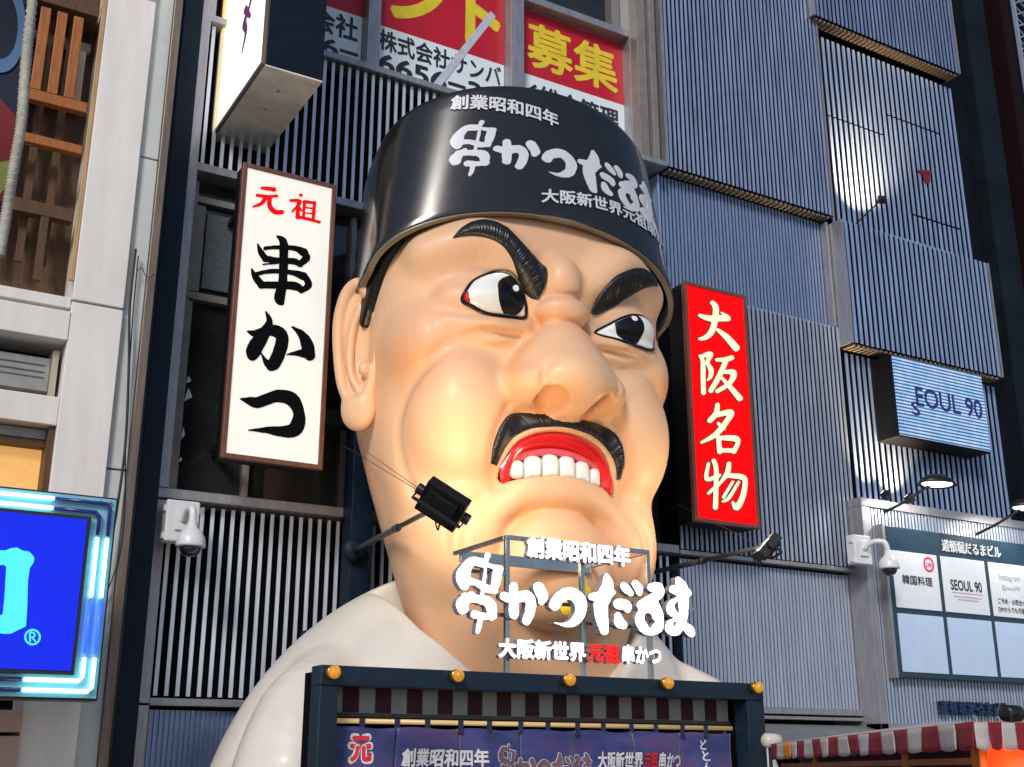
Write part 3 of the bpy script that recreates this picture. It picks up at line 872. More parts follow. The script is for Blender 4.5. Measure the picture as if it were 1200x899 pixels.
f = MB(); f.box(4.72, 15.65, 19.74, 20.5, 5.86, 6.03); part(f, 'sill', frame_grey, .012)
f = MB(); f.box(4.94, 15.6, 20.05, 20.12, 0, 2.5); part(f, 'lower_wall', void)
part(rib(4.96, 15.6, 0.0, 2.46, 20.0, .085, .03), 'ribbed_sheet', steel_dim)
# dark windows in the middle storey
f = MB(); f.box(4.94, 15.6, 20.30, 20.36, 6.03, 12.0); w = part(f, 'window', dark_glass)
def sub(mb, name, m, parent, bevel=.006):
    mb.V = [(x - 13, y - 20.3, z) for x, y, z in mb.V]; return mb.build(name, m, parent, bevel=bevel)
f = MB()
for x in (4.98, 6.30, 8.15, 15.2): f.box(x, x + .10, 20.16, 20.32, 6.05, 11.98)
f.box(4.98, 6.4, 20.14, 20.31, 9.62, 9.76); f.box(5.08, 6.30, 20.17, 20.31, 11.55, 11.68)
f.box(5.08, 5.25, 20.2, 20.31, 9.80, 11.5); f.box(5.08, 5.16, 20.2, 20.31, 6.1, 9.6)
sub(f, 'window_frame', pil_grey, w)
f = MB(); f.box(5.3, 6.28, 20.24, 20.29, 9.9, 11.4); sub(f, 'frosted_pane', mat('frosted glass', (.10, .12, .14), .5, var=.3, scale=14), w)
rng = random.Random(4)
f = MB()
for (x, z, a, b) in ((5.17, 8.05, .10, .16), (5.17, 7.72, .14, .26), (5.17, 7.02, .07, .24), (5.17, 6.62, .06, .10)):
    f.add([(x, 20.255, z), (x + a, 20.255, z + b * .4), (x + a * .4, 20.255, z + b), (x, 20.285, z), (x + a, 20.285, z + b * .4), (x + a * .4, 20.285, z + b)], [(0, 1, 2), (5, 4, 3), (0, 3, 4, 1), (1, 4, 5, 2), (2, 5, 3, 0)])
sub(f, 'torn_paper', white_paint, w)
# upper storey windows behind the posters
f = MB(); f.box(4.94, 15.0, 20.36, 20.44, 15.37, 27); w2 = part(f, 'window', dark_glass)
f = MB()
for x0, x1 in ((4.96, 5.06), (8.24, 8.52), (11.71, 12.04), (15.19, 15.3)): f.box(x0, x1 if x1 < 15.2 else 15.01, 20.0, 20.36, 15.37, 27)
f.box(8.53, 11.70, 20.02, 20.36, 19.2, 19.34); f.box(12.05, 15.0, 20.02, 20.36, 18.38, 18.56); f.box(12.05, 15.0, 20.05, 20.36, 15.37, 15.42)
sub(f, 'window_frame', frame_grey, w2)
# navy steel behind the bust
f = MB()
f.box(8.05, 8.45, 19.35, 19.75, 0, 8.2); f.box(6.9, 8.04, 19.45, 19.7, 7.45, 7.75)
f.box(7.2, 8.0, 18.6, 19.3, 2.9, 3.75); f.box(6.3, 7.3, 18.6, 19.3, 1.5, 2.5)
f.box(8.46, 13.8, 19.35, 19.7, 3.6, 3.95)
part(f, 'support_steel', navy, .012)
# grey canopy under the shutter, dark shopfront below it
f = MB(); f.add([(13.5, 17.6, 1.95), (26, 17.6, 1.95), (26, 19.9, 2.45), (13.5, 19.9, 2.45), (13.5, 17.6, 1.88), (26, 17.6, 1.88), (26, 19.9, 2.38), (13.5, 19.9, 2.38)], [(0, 1, 2, 3), (7, 6, 5, 4), (0, 4, 5, 1), (2, 6, 7, 3), (0, 3, 7, 4), (1, 5, 6, 2)])
part(f, 'canopy', mat('grey canopy sheet', (.16, .17, .18), .5, var=.2))

# ------------------------------------------------------------------ dark neighbours on the right
nb = thing('dark_tower', 'unlit dark building at the right edge beyond the ribbed panels', 'building', (30, 21, 0))
f = MB(); f.box(-2.96, 6, -.5, 10, 0, 40); f.build('wall', mat('navy facade', (.004, .006, .011), .6, var=.5, scale=.6, spec=.15), nb)
f = MB(); f.box(-2.0, -1.0, -.85, -.503, 0, 40); f.build('pilaster', mat('navy pilaster', (.006, .011, .017), .6, var=.4, scale=.8, spec=.15), nb)
f = MB(); f.box(-.55, -.15, -1.1, -.503, 0, 40); f.build('downpipe', mat('dark red pipe', (.012, .004, .006), .6, spec=.1), nb)
lat = MB()
x0, x1 = .02, .75
for k in range(70):
    z = 12 + k * .42
    lat.bar((x0, -1.2, z), (x1, -1.2, z + .42), .04); lat.bar((x1, -1.17, z), (x0, -1.17, z + .42), .04)
for x in (x0, x1): lat.box(x - .04, x + .04, -1.24, -1.13, 12, 41)
lat.build('lattice_mast', mat('pale lattice', (.30, .36, .46), .5, .2), nb)
# ------------------------------------------------------------------ pale tiled building on the left
YL = 18.6
lb = thing('tiled_building', 'pale panelled building with timber slats and lit window at the left edge', 'building', (1.5, YL, 0))
tile = mat('pale wall panel', (.78, .74, .70), .5, var=.10, scale=1.2, stretch=(2.5, 2.5, .4))
tile2 = mat('grey green wall panel', (.56, .58, .56), .45, var=.08, scale=1.5)
wood = mat('orange cedar', (.36, .115, .022), .5, var=.35, scale=3, stretch=(9, 9, .8))
wood_dark = mat('old dark timber', (.10, .045, .018), .6, var=.4, scale=3, stretch=(6, 6, .8))
amber_glow = mat('lit amber glass', (.5, .30, .10), .3, emit=(1.0, .50, .14), estr=.35)
def lpart(mb, name, m, parent=None, bevel=0):
    mb.V = [(x - 1.5, y - YL, z) for x, y, z in mb.V]
    return mb.build(name, m, lb if parent is None else parent, bevel=bevel)
# x positions in the plane y = YL
XP0, XP1, XS1, XB1 = 2.86, 3.66, 3.98, 4.12
f = MB()
zj = [0, 2.55, 8.60, 14.4, 20.4, 28]
for a, b in zip(zj, zj[1:]): f.box(XP0, XP1 - .01, YL, YL + 1.4, a + .02, b - .02)
lpart(f, 'pier_panel', tile, bevel=.012)
f = MB()
for a, b in zip([0, 6.0, 11.42, 17.3], [6.0, 11.42, 17.3, 28]): f.box(XP1 + .01, XS1, YL + .12, YL + 1.4, a + .015, b - .015)
lpart(f, 'return_panel', tile2, bevel=.012)
f = MB(); f.box(XS1 + .004, XB1, YL + .05, YL + 1.6, 0, 28); lpart(f, 'edge_trim', rust_brown, bevel=.01)
f = MB(); f.box(XP0 + .02, XP1 - .03, YL + .2, YL + 1.38, 0, 28); f.box(XP1 - .02, XS1 - .02, YL + .3, YL + 1.38, 0, 28); f.box(-6, XP0 - .003, YL + .95, YL + 4, 0, 28); lpart(f, 'core_wall', void)
# openings left of the pier
f = MB(); f.box(-4, XP0 - .003, YL + .88, YL + .94, 8.9, 28); lpart(f, 'recess_back', wood_dark)
f = MB(); f.box(2.78, XP0 - .006, YL + .05, YL + .12, 8.95, 28); lpart(f, 'timber_jamb', mat('pale timber', (.45, .28, .14), .5, var=.25, stretch=(6, 6, .6)), bevel=.01)
sl = MB()
for k in range(9):
    x = 2.44 - .265 * k
    sl.box(x - .08, x + .08, YL + .10, YL + .16, 12.16, 13.72)
lpart(sl, 'upright_slat', wood, bevel=.008)
f = MB(); f.box(-2, 2.74, YL + .08, YL + .24, 11.95, 12.14); f.box(-2, 2.74, YL + .08, YL + .24, 11.18, 11.34); lpart(f, 'crosspiece', wood, bevel=.01)
f = MB()
for k in range(9):
    x = 2.42 - .36 * k
    f.box(x - .06, x + .06, YL + .55, YL + .62, 9.3, 13.8)
f.box(-2, 2.76, YL + .30, YL + .50, 10.06, 10.28); f.box(2.28, 2.40, YL + .30, YL + .42, 8.95, 10.05)
lpart(f, 'rear_frame', wood_dark)
f = MB(); f.box(-2, 2.76, YL + .66, YL + .80, 13.45, 13.60); f.box(-2, 2.76, YL + .66, YL + .8, 12.28, 12.40); f.box(2.60, 2.70, YL + .66, YL + .8, 12.41, 13.44); lpart(f, 'inner_window_frame', mat('grey cream trim', (.42, .36, .28), .5))
f = MB(); f.box(-2, 2.74, YL + .1, YL + .94, 13.82, 14.30); lpart(f, 'lamp_box', wood_dark, bevel=.01)
f = MB(); f.box(1.0, 2.36, YL + .085, YL + .099, 14.02, 14.8); lpart(f, 'lamp_glass', amber_glow)
f = MB(); f.box(-4, XP0 - .005, YL + .06, YL + .94, 8.48, 8.66); f.box(-4, XP0 - .005, YL - .02, YL + .94, 7.92, 8.40); f.box(-4, XP0 - .005, YL + .02, YL + .94, 6.55, 7.00); lpart(f, 'ledge', tile, bevel=.012)
f = MB(); f.box(-4, 2.7, YL + .3, YL + .8, 7.14, 7.68)
for z in (7.56, 7.45, 7.36): f.box(-4, 2.62, YL + .27, YL + .302, z - .012, z + .012)
lpart(f, 'shutter_box', mat('grey shutter', (.34, .32, .31), .45, .3, var=.2), bevel=.015)
f = MB(); f.box(2.705, 2.80, YL + .22, YL + .85, 7.06, 7.80); lpart(f, 'shutter_end', mat('grey cream trim', (.42, .36, .28), .5))
f = MB(); f.box(-4, 2.76, YL + .5, YL + .55, 4.6, 6.25); w = lpart(f, 'window', amber_glow)
f = MB(); f.box(2.765, 2.85, YL + .1, YL + .9, 4.4, 6.54); f.box(-4, 2.76, YL + .3, YL + .55, 6.26, 6.36); lpart(f, 'window_frame', wood_dark, w)
f = MB(); f.box(-4, 2.76, YL + .32, YL + .6, 6.38, 6.53); lpart(f, 'window_head', mat('grey shutter', (.34, .32, .31), .45), w)
# lower front below the neon sign
pink = mat('peach wall tile', (.55, .36, .29), .45, var=.08)
f = MB(); f.box(-4, 2.85, YL - .1, YL + .9, 2.05, 2.35); f.box(1.9, 2.85, YL - .1, YL + .9, 0, 2.0); lpart(f, 'lower_tile', pink, bevel=.01)
f = MB(); f.box(1.2, 1.86, YL + .02, YL + .9, 0, 2.0); lpart(f, 'door_jamb', rust_brown, bevel=.01)
# cable down the pier
def cable(name, pts, r, m, label):
    f = MB(); f.tube(smooth_loop(pts, 8, False), r, 6)
    return tag(f.build(name, m, None, True), label, 'cable')
blk = mat('black rubber', (.012, .012, .013), .5)
cable('cable', [at(u, v, YL - .05) for u, v in ((159, 292), (152, 360), (151, 430), (147, 520), (138, 590), (130, 640), (122, 700), (117, 715))], .022, blk, 'thick black cable hanging down the pale pier of the left building')
cable('cable', [at(u, v, YL + .04) for u, v in ((162, 300), (155, 380), (148, 500), (146, 590), (140, 650), (127, 690), (116, 712))], .010, blk, 'thin dark wire looping beside the thick black cable')
cable('cable', [at(u, v, YL - .04) for u, v in ((160, 318), (166, 314), (170, 322), (175, 325), (182, 321))], .007, blk, 'loose curled wire end at the top of the black cable')

# ------------------------------------------------------------------ blue neon sign
YN = 16.6
c0 = at(0, 568, YN); c1 = at(128, 582, YN); c2 = at(102, 821, YN)
nx1 = (c1[0] + c2[0]) / 2 + .14; nz1, nz0 = c1[2], c2[2]
ns = thing('neon_sign', 'square blue illuminated sign framed by white and blue neon tubes', 'sign', (nx1 - 1.6, YN, nz0))
def npart(mb, name, m, parent=None, bevel=0, smooth=False):
    mb.V = [(x - nx1 + 1.6, y - YN, z - nz0) for x, y, z in mb.V]
    return mb.build(name, m, ns if parent is None else parent, smooth, bevel)
f = MB(); f.box(nx1 - 3.2, nx1, YN + .06, YN + .55, nz0, nz1); npart(f, 'case', mat('dark sign case', (.02, .022, .026), .4), bevel=.01)
teal = mat('brushed teal reflector', (.26, .60, .70), .35, .3, var=.08, scale=5)
f = MB(); f.box(nx1 - 3.18, nx1 - .03, YN + .03, YN + .056, nz0 + .03, nz1 - .03); npart(f, 'reflector', teal)
pz0, pz1, px1 = nz0 + .36, nz1 - .36, nx1 - .40
f = MB(); f.box(nx1 - 2.9, px1 + .05, YN - .06, YN + .026, pz0 - .05, pz1 + .05); npart(f, 'panel_frame', mat('dark sign case', (.02, .022, .026), .4), bevel=.01)
f = MB(); f.box(nx1 - 2.86, px1, YN - .075, YN - .062, pz0, pz1)
pn = npart(f, 'lit_panel', mat('blue lit panel', (.0, .01, .3), .3, emit=(.0, .008, .62), estr=.62))
cy = mat('cyan lit letter', (.05, .5, .7), .4, emit=(.06, .55, .80), estr=.62)
zz = lambda t: pz0 + t * (pz1 - pz0)
sc_ = 140 / 371.
LET = [(-60, 225), (18, 226), (30, 220), (52, 217), (70, 227), (90, 230), (106, 247), (104, 264), (92, 280), (86, 320), (84, 400), (80, 462), (62, 470), (34, 484), (10, 485), (-60, 470), (-60, 430), (-8, 430), (8, 425), (13, 380), (18, 300), (19, 276), (14, 271), (-60, 272)]
pf = lambda a, b, d: tuple(np.array(pixwall(YN - .08, 0, 560, sc_)(a, b, d)) - np.array([nx1 - 1.6, YN, nz0]))
V2, F2, E2 = fill2d(lambda X, Y: poly_field(LET, X, Y), -55, 110, 215, 488, 4)
V_, FF = solid(V2, F2, E2, pf, -.02)
fix_normals(to_mesh_obj('letter', V_, FF, cy, pn))
ring_f = lambda X, Y: np.abs(np.hypot((X - 100.5), (Y - 495)) - 22.5) - 3
V2, F2, E2 = fill2d(ring_f, 72, 130, 468, 522, 1.6)
V_, FF = solid(V2, F2, E2, pf, -.02); fix_normals(to_mesh_obj('mark_ring', V_, FF, cy, pn))
ink('mark_letter', [[(93, 508, 2.6), (93, 482, 2.6), (103, 482, 2.4), (108, 488, 2.4), (103, 495, 2.4), (94, 496, 2.2)], [(100, 496, 2.4), (109, 508, 2.6)]], pf, 1.4, cy, pn, depth=-.02)
neon_w = mat('lit neon white', (.6, .9, 1), .3, emit=(.55, .92, 1.0), estr=1.5)
neon_b = mat('lit neon blue', (.05, .1, .9), .3, emit=(.01, .06, .85), estr=1.6)
neon_off = mat('unlit neon tube', (.02, .03, .22), .2)
def tube_seg(pts, m):
    f = MB(); f.tube(pts, .026, 8); npart(f, 'neon_tube', m, None, 0, True)
for ins in (.11, .24):
    xr, zt_, zb_ = nx1 - ins, nz1 - ins, nz0 + ins
    y = YN - .03
    zm0, zm1 = nz0 + .48 * (nz1 - nz0), nz0 + .80 * (nz1 - nz0)
    tube_seg([(nx1 - 3.1, y, zt_), (nx1 - .85, y, zt_)], neon_w)
    tube_seg([(nx1 - .83, y, zt_), (xr - .05, y, zt_), (xr, y, zt_ - .05), (xr, y, nz1 - .55)], neon_off)
    tube_seg([(xr, y, nz1 - .58), (xr, y, zm0 + .03)], neon_w)
    tube_seg([(xr, y, zm0), (xr, y, nz0 + .22 * (nz1 - nz0))], neon_b)
    tube_seg([(xr, y, nz0 + .20 * (nz1 - nz0)), (xr, y, zb_ + .05), (xr - .05, y, zb_), (nx1 - .95, y, zb_)], neon_w)
    tube_seg([(nx1 - .98, y, zb_), (nx1 - 3.1, y, zb_)], neon_off)
f = MB()
for k in range(14):
    z = nz0 + .12 + k * (nz1 - nz0 - .2) / 13
    for ins in (.11, .24): f.box(nx1 - ins - .02, nx1 - ins + .02, YN - .02, YN + .03, z - .012, z + .012)
npart(f, 'tube_clip', mat('clip steel', (.4, .42, .45), .3, .8))

# ------------------------------------------------------------------ rope-edged banner close to the left edge
YB_ = 7.0
pts = [(-60, -60), (44, -60), (34, 40), (29, 90), (23, 150), (15, 200), (8, 250), (-1, 300), (-60, 330)]
bn = thing('cloth_banner', 'navy and red printed banner with rope edging at the upper left edge', 'banner', tuple(at(-20, 300, YB_)))
B0 = at(-20, 300, YB_)
bf = lambda a, b, d: tuple(np.array(pixwall(YB_)(a, b, d)) - B0 + np.array([0, .04 * math.sin(b * .03), 0]))
def bshape(name, fld, m, dep, off, h=5):
    V2, F2, E2 = fill2d(fld, -58, 60, -58, 330, h)
    V_, FF = solid(V2, F2, E2, lambda a, b, d: (lambda q: (q[0], q[1] + off, q[2]))(bf(a, b, d)), dep)
    return fix_normals(to_mesh_obj(name, V_, FF, m, bn))
cl = bshape('cloth', lambda X, Y: poly_field(pts, X, Y), mat('navy banner cloth', (.006, .008, .026), .8, var=.3), .02, 0)
bshape('red_print', lambda X, Y: np.maximum(poly_field(pts, X, Y) + 3, poly_field([(-60, 95), (-5, 110), (24, 150), (10, 240), (-60, 200)], X, Y)), mat('red print', (.16, .010, .012), .8), .002, -.006)
bshape('blue_print', lambda X, Y: np.maximum(poly_field(pts, X, Y) + 3, np.abs(np.hypot((X - 2) / 1.0, (Y - 30) / 1.9) - 24) - 4.5), mat('blue print', (.08, .16, .30), .8), .002, -.012)
bshape('yellow_print', lambda X, Y: np.maximum(poly_field(pts, X, Y) + 3, poly_field([(-60, 205), (12, 190), (10, 215), (-60, 300)], X, Y)), mat('yellow green print', (.22, .25, .06), .8), .002, -.009)
f = MB()
rp = smooth_loop([bf(u, v, 0) for u, v in pts[1:8]], 34, False)
rr = [.030 + .006 * math.sin(i * 2.6) for i in range(len(rp))]
f.tube([(p[0], p[1] - .02, p[2]) for p in rp], rr, 8); f.build('rope', mat('cream rope', (.42, .40, .34), .8, var=.25, scale=20), bn, True)
# ------------------------------------------------------------------ signs on the front
sign_wood = mat('red brown sign frame', (.16, .060, .040), .4, var=.3, scale=4, stretch=(4, 4, .6))
sign_case = mat('black sign case', (.005, .005, .006), .5, spec=.2)
lit_white = mat('backlit white acrylic', (.50, .49, .46), .35, var=.02, emit=(1.0, .97, .88), estr=.34, spec=.2)
ink_black = mat('black sign ink', (.004, .004, .005), .6, spec=.05)
ink_red = mat('red sign ink', (.55, .004, .006), .5, emit=(.9, .004, .004), estr=.3, spec=.1)

def sign_box(name, label, X0, X1, Z0, Z1, Y, depth, face_m, fw=.085, case_out=.02):
    t = thing(name, label, 'sign', ((X0 + X1) / 2, Y, Z0))
    ox = np.array([(X0 + X1) / 2, Y, Z0])
    def p(mb, nm, m, par=None, bevel=0):
        mb.V = [tuple(np.array(v) - ox) for v in mb.V]
        return mb.build(nm, m, par or t, bevel=bevel)
    f = MB(); f.box(X0 + .02, X1 - .02, Y + .06, Y + depth, Z0 + .02, Z1 - .02); p(f, 'case', sign_case, None, .01)
    f = MB(); f.box(X0, X0 + fw, Y, Y + .12, Z0, Z1); f.box(X1 - fw, X1, Y, Y + .12, Z0, Z1); f.box(X0 + fw, X1 - fw, Y + .002, Y + .12, Z0, Z0 + fw); f.box(X0 + fw, X1 - fw, Y + .002, Y + .12, Z1 - fw, Z1)
    p(f, 'frame', sign_wood, None, .01)
    f = MB(); f.box(X0 + fw - .01, X1 - fw + .01, Y + .03, Y + .055, Z0 + fw - .01, Z1 - fw + .01); fc = p(f, 'face', face_m)
    f = MB()
    for x in (X0 + .3, X1 - .3):
        for z in (Z0 + .5, Z1 - .5): f.box(x - .05, x + .05, Y + depth, 20.2, z - .05, z + .05)
    p(f, 'bracket', sign_case)
    return t, fc, ox

wt_, wf, wo = sign_box('lightbox_sign', 'tall white backlit sign with black and red brush characters left of the ear', 5.42, 7.18, 6.38, 11.74, 18.6, .42, lit_white)
def local(fn, o): return lambda a, b, d: tuple(np.array(fn(a, b, d)) - o)
sC = 130 / 687.; sD = 140 / 629.
fC = local(pixwall(18.625, 270, 200, sC), wo); fD = local(pixwall(18.625, 260, 350, sD), wo)
GEN = [[(195, 108, 9), (270, 118, 14)], [(165, 153, 10), (220, 160, 9), (285, 158, 9)], [(222, 162, 13), (190, 205, 12), (140, 225, 5)], [(243, 162, 12), (243, 220, 15), (275, 256, 14), (318, 258, 13)]]
SO = [[(437, 153, 9), (428, 150, 5)], [(372, 185, 8), (432, 193, 10), (385, 252, 8)], [(420, 205, 11), (414, 288, 13)], [(425, 232, 9), (440, 250, 6)], [(458, 195, 9), (452, 290, 9)], [(455, 193, 9), (520, 201, 10)], [(520, 201, 11), (512, 300, 10)], [(458, 229, 5), (513, 235, 5)], [(455, 262, 5), (513, 268, 5)], [(412, 288, 9), (480, 300, 9), (550, 320, 8)]]
KUSHI = [[(290, 408, 7), (326, 440, 24), (330, 520, 27), (322, 700, 28), (303, 785, 34), (318, 822, 14)],
         [(168, 455, 4), (185, 500, 17), (215, 545, 20)], [(215, 482, 12), (300, 475, 12), (400, 482, 16), (455, 508, 26)], [(470, 520, 14), (468, 545, 24), (428, 582, 17)], [(215, 547, 20), (300, 556, 17), (400, 565, 20), (438, 588, 12)], [(200, 582, 3), (290, 572, 8)],
         [(130, 605, 4), (150, 655, 18), (190, 705, 24)], [(165, 640, 12), (250, 624, 14), (380, 632, 16), (450, 655, 26)], [(470, 670, 18), (482, 712, 22), (438, 745, 16)], [(190, 710, 22), (300, 710, 22), (400, 716, 26), (440, 742, 16)]]
KA = [[(231, 70, 4), (250, 118, 16), (228, 175, 30), (172, 262, 42), (160, 300, 28)], [(135, 172, 4), (178, 184, 19), (260, 168, 30), (312, 192, 33), (312, 250, 34), (280, 335, 34), (258, 355, 26)], [(208, 290, 3), (232, 335, 14), (258, 350, 28)], [(370, 150, 4), (420, 190, 20), (450, 248, 33), (462, 300, 28)], [(342, 295, 3), (400, 288, 16), (452, 290, 28)]]
TSU = [[(97, 527, 4), (150, 540, 22), (190, 547, 29), (290, 514, 33), (368, 532, 36), (404, 600, 30), (396, 670, 40), (352, 700, 34), (240, 693, 18), (140, 693, 3)]]
for nm, g_, fn, m in (('red_character', GEN, fC, ink_red), ('red_character', SO, fC, ink_red), ('black_character', KUSHI, fC, ink_black), ('black_character', KA, fD, ink_black), ('black_character', TSU, fD, ink_black)):
    ink(nm, g_, fn, 4.5 if 'black' in nm else 2.6, m, wf, depth=-.012, rough=1.2, fscale=.05)

lit_red = mat('backlit red acrylic', (.45, .002, .003), .45, var=.02, emit=(1.0, .001, .002), estr=.60, spec=.08)
cream = mat('backlit cream ink', (.5, .48, .33), .4, emit=(1.0, .90, .62), estr=.45, spec=.1)
rt_, rf, ro = sign_box('lightbox_sign', 'tall red backlit sign with cream brush characters right of the face', 15.44, 17.20, 6.38, 11.71, 18.9, .62, lit_red, .08)
sE = 90 / 578.; sF = 90 / 506.
fE = local(pixwall(18.92, 800, 330, sE), ro); fF = local(pixwall(18.92, 805, 460, sF), ro)
DAI = [[(125, 255, 11), (200, 278, 22), (318, 276, 24), (340, 282, 18)], [(330, 260, 12), (290, 235, 6)], [(222, 160, 16), (248, 200, 22), (240, 300, 23), (215, 380, 22), (170, 422, 18), (125, 433, 10)], [(262, 365, 12), (330, 420, 22), (400, 500, 26)]]
SAKA = [[(125, 558, 8), (150, 600, 16), (152, 720, 18), (155, 838, 17)], [(150, 560, 14), (205, 550, 22), (185, 610, 14), (212, 665, 18), (208, 715, 15), (185, 745, 5)], [(255, 590, 12), (320, 588, 18), (365, 575, 19)], [(325, 595, 18), (272, 715, 20), (210, 822, 18)], [(300, 682, 12), (382, 688, 22), (352, 765, 18), (260, 825, 16)], [(292, 725, 10), (360, 800, 18), (428, 880, 22)]]
MEI = [[(200, 82, 14), (190, 140, 18), (150, 185, 17)], [(190, 150, 16), (285, 132, 20), (268, 180, 18), (190, 275, 18), (95, 330, 9)], [(205, 205, 10), (240, 240, 12)], [(205, 295, 14), (215, 390, 17)], [(215, 300, 14), (315, 304, 20), (335, 330, 14), (308, 388, 17)], [(215, 382, 13), (310, 384, 15)]]
MONO = [[(175, 450, 14), (192, 520, 15), (186, 758, 16)], [(140, 470, 10), (128, 570, 14), (200, 552, 13), (215, 545, 9)], [(140, 665, 10), (200, 612, 13), (222, 590, 8)], [(275, 470, 14), (265, 530, 17), (222, 592, 10)], [(262, 548, 14), (350, 555, 18), (382, 582, 16), (368, 680, 18), (328, 758, 20), (300, 725, 9)], [(300, 590, 9), (240, 690, 11)], [(340, 590, 9), (275, 695, 12), (235, 718, 8)]]
for g_, fn in ((DAI, fE), (SAKA, fE), (MEI, fF), (MONO, fF)):
    o = ink('character', g_, fn, 4.2, cream, rf, depth=-.012)
    bk = ink('character_outline', g_, lambda a, b, d, fn=fn: (lambda q: (q[0], q[1] + .010, q[2]))(fn(a, b, d)), 4.2, ink_black, o, depth=-.006, grow=5.0)

# ------------------------------------------------------------------ hanging box sign at the top
hb = thing('hanging_box_sign', 'dark box sign with a white lit face hanging below the upper left windows', 'sign', (5.80, 17.4, 12.87))
hx0, hx1, hz, hy0, hy1 = -.52, .52, .05, -.1, 2.85
f = MB(); f.box(hx0, hx1, hy0, hy1, hz + .03, 12); f.build('case', mat('navy sign case', (.003, .007, .015), .4, var=.2, spec=.3), hb, bevel=.012)
f = MB(); f.box(hx0 + .004, hx1 - .004, hy0 + .004, hy1 - .004, hz, hz + .027); f.build('underside', mat('brushed stainless', (.82, .78, .72), .36, .2, var=.25, scale=1.1, stretch=(1, 2, 1)), hb)
f = MB(); f.lathe([(.035, -.02), (.03, -.005), (.03, 0)], (-.05, .55, hz), n=12); f.lathe([(.035, -.02), (.03, -.005), (.03, 0)], (-.05, 1.25, hz), n=12); f.build('screw', steel, hb, True)
f = MB(); f.box(hx0 - .03, hx0 - .003, hy0 + .1, hy1 - .28, hz + .12, 12); f.build('lit_face', mat('white lit face', (.8, .8, .8), .3, emit=(1.0, .97, .95), estr=.6), hb)
f = MB(); f.box(hx0 - .06, hx0 - .004, hy1 - .27, hy1 - .12, hz + .12, 12); f.build('gold_edge', mat('lit gold edge', (.7, .45, .12), .35, emit=(1, .62, .18), estr=.6), hb)
f = MB(); f.box(hx0 - .05, hx0 - .004, hy0 + .003, hy0 + .08, hz + .1, 12); f.box(hx0 - .05, hx0 - .004, hy0 + .003, hy1 - .003, hz + .03, hz + .1); f.box(hx0 - .07, hx0 - .004, hy1 - .11, hy1 - .003, hz + .11, 12); f.build('face_trim', rust_brown, hb)
# brush mark on the lit face, drawn in (depth, height)
hf = lambda a, b, d: (hx0 - .034 + d, .45 + a * 1.25, hz + 1.0 + b * 1.0)
ink('brush_writing', [[(.62, .0, .03), (.50, .35, .06), (.62, .62, .09), (.40, .85, .05), (.35, 1.1, .09)], [(.35, .55, .04), (.62, .9, .08)], [(.40, 1.15, .05), (.62, 1.45, .07), (.40, 1.75, .04)], [(.30, 1.9, .05), (.40, 2.3, .09), (.55, 2.9, .05)]], hf, .03, mat('purple brush ink', (.20, .06, .22), .5), hb, depth=-.006)

# ------------------------------------------------------------------ recruitment posters in the upper windows
pos_w = mat('white poster paper', (.76, .84, .88), .4, var=.04)
pos_r = mat('red poster print', (.52, .008, .025), .4, var=.08)
pos_y = mat('yellow poster print', (.78, .60, .03), .4)
pos_k = mat('black poster print', (.02, .025, .035), .4)
def poster(x0, x1, z0, z1, zr, label):
    t = thing('window_poster', label, 'poster', (x0, 20.33, z0), group=None)
    f = MB(); f.box(0, x1 - x0, -.012, .0, 0, z1 - z0); f.build('sheet', pos_w, t)
    f = MB(); f.box(.002, x1 - x0 - .002, -.017, -.0125, zr - z0, z1 - z0 - .01); f.build('red_field', pos_r, t)
    return t, (lambda px, pz: (lambda a, b, d: (px - x0 + a, -.019 + d, pz - z0 + b)))
t1, w1 = poster(7.0, 8.23, 15.38, 20.0, 16.72, 'red and white window poster partly hidden by the hanging box sign')
write('black_writing', '会社', w1(7.12, 16.06), 1.02, .58, pos_k, t1, .028)
write('black_writing', '6−', w1(7.35, 15.56), .82, .40, pos_k, t1, .03)
t2, w2_ = poster(8.53, 11.70, 15.38, 19.19, 16.68, 'middle window poster with a slanting tape and the big yellow katakana above the cap')
write('black_writing', '株式会社サンバ', w2_(8.62, 16.08), 3.0, .52, pos_k, t2, .024)
write('black_writing', '6656−3', w2_(8.62, 15.55), 2.5, .46, pos_k, t2, .03)
write('yellow_writing', 'ント', w2_(8.85, 16.95), 2.75, 1.6, pos_y, t2, .04)
f = MB(); f.bar((9.95 - 8.53, -.024, .15), (11.4 - 8.53, -.024, 2.55), .17, .004, up=(0, 1, 0)); f.build('tape', mat('pale tape', (.55, .56, .66), .3, var=.15, scale=9), t2)
t3, w3 = poster(12.05, 15.17, 15.43, 18.37, 16.66, 'right window poster with large yellow characters on red beside the brown column')
write('yellow_writing', '募集', w3(12.30, 16.88), 2.55, 1.22, pos_y, t3, .022)
write('black_writing', 'イ総合管理', w3(12.10, 15.92), 2.75, .56, pos_k, t3, .028)

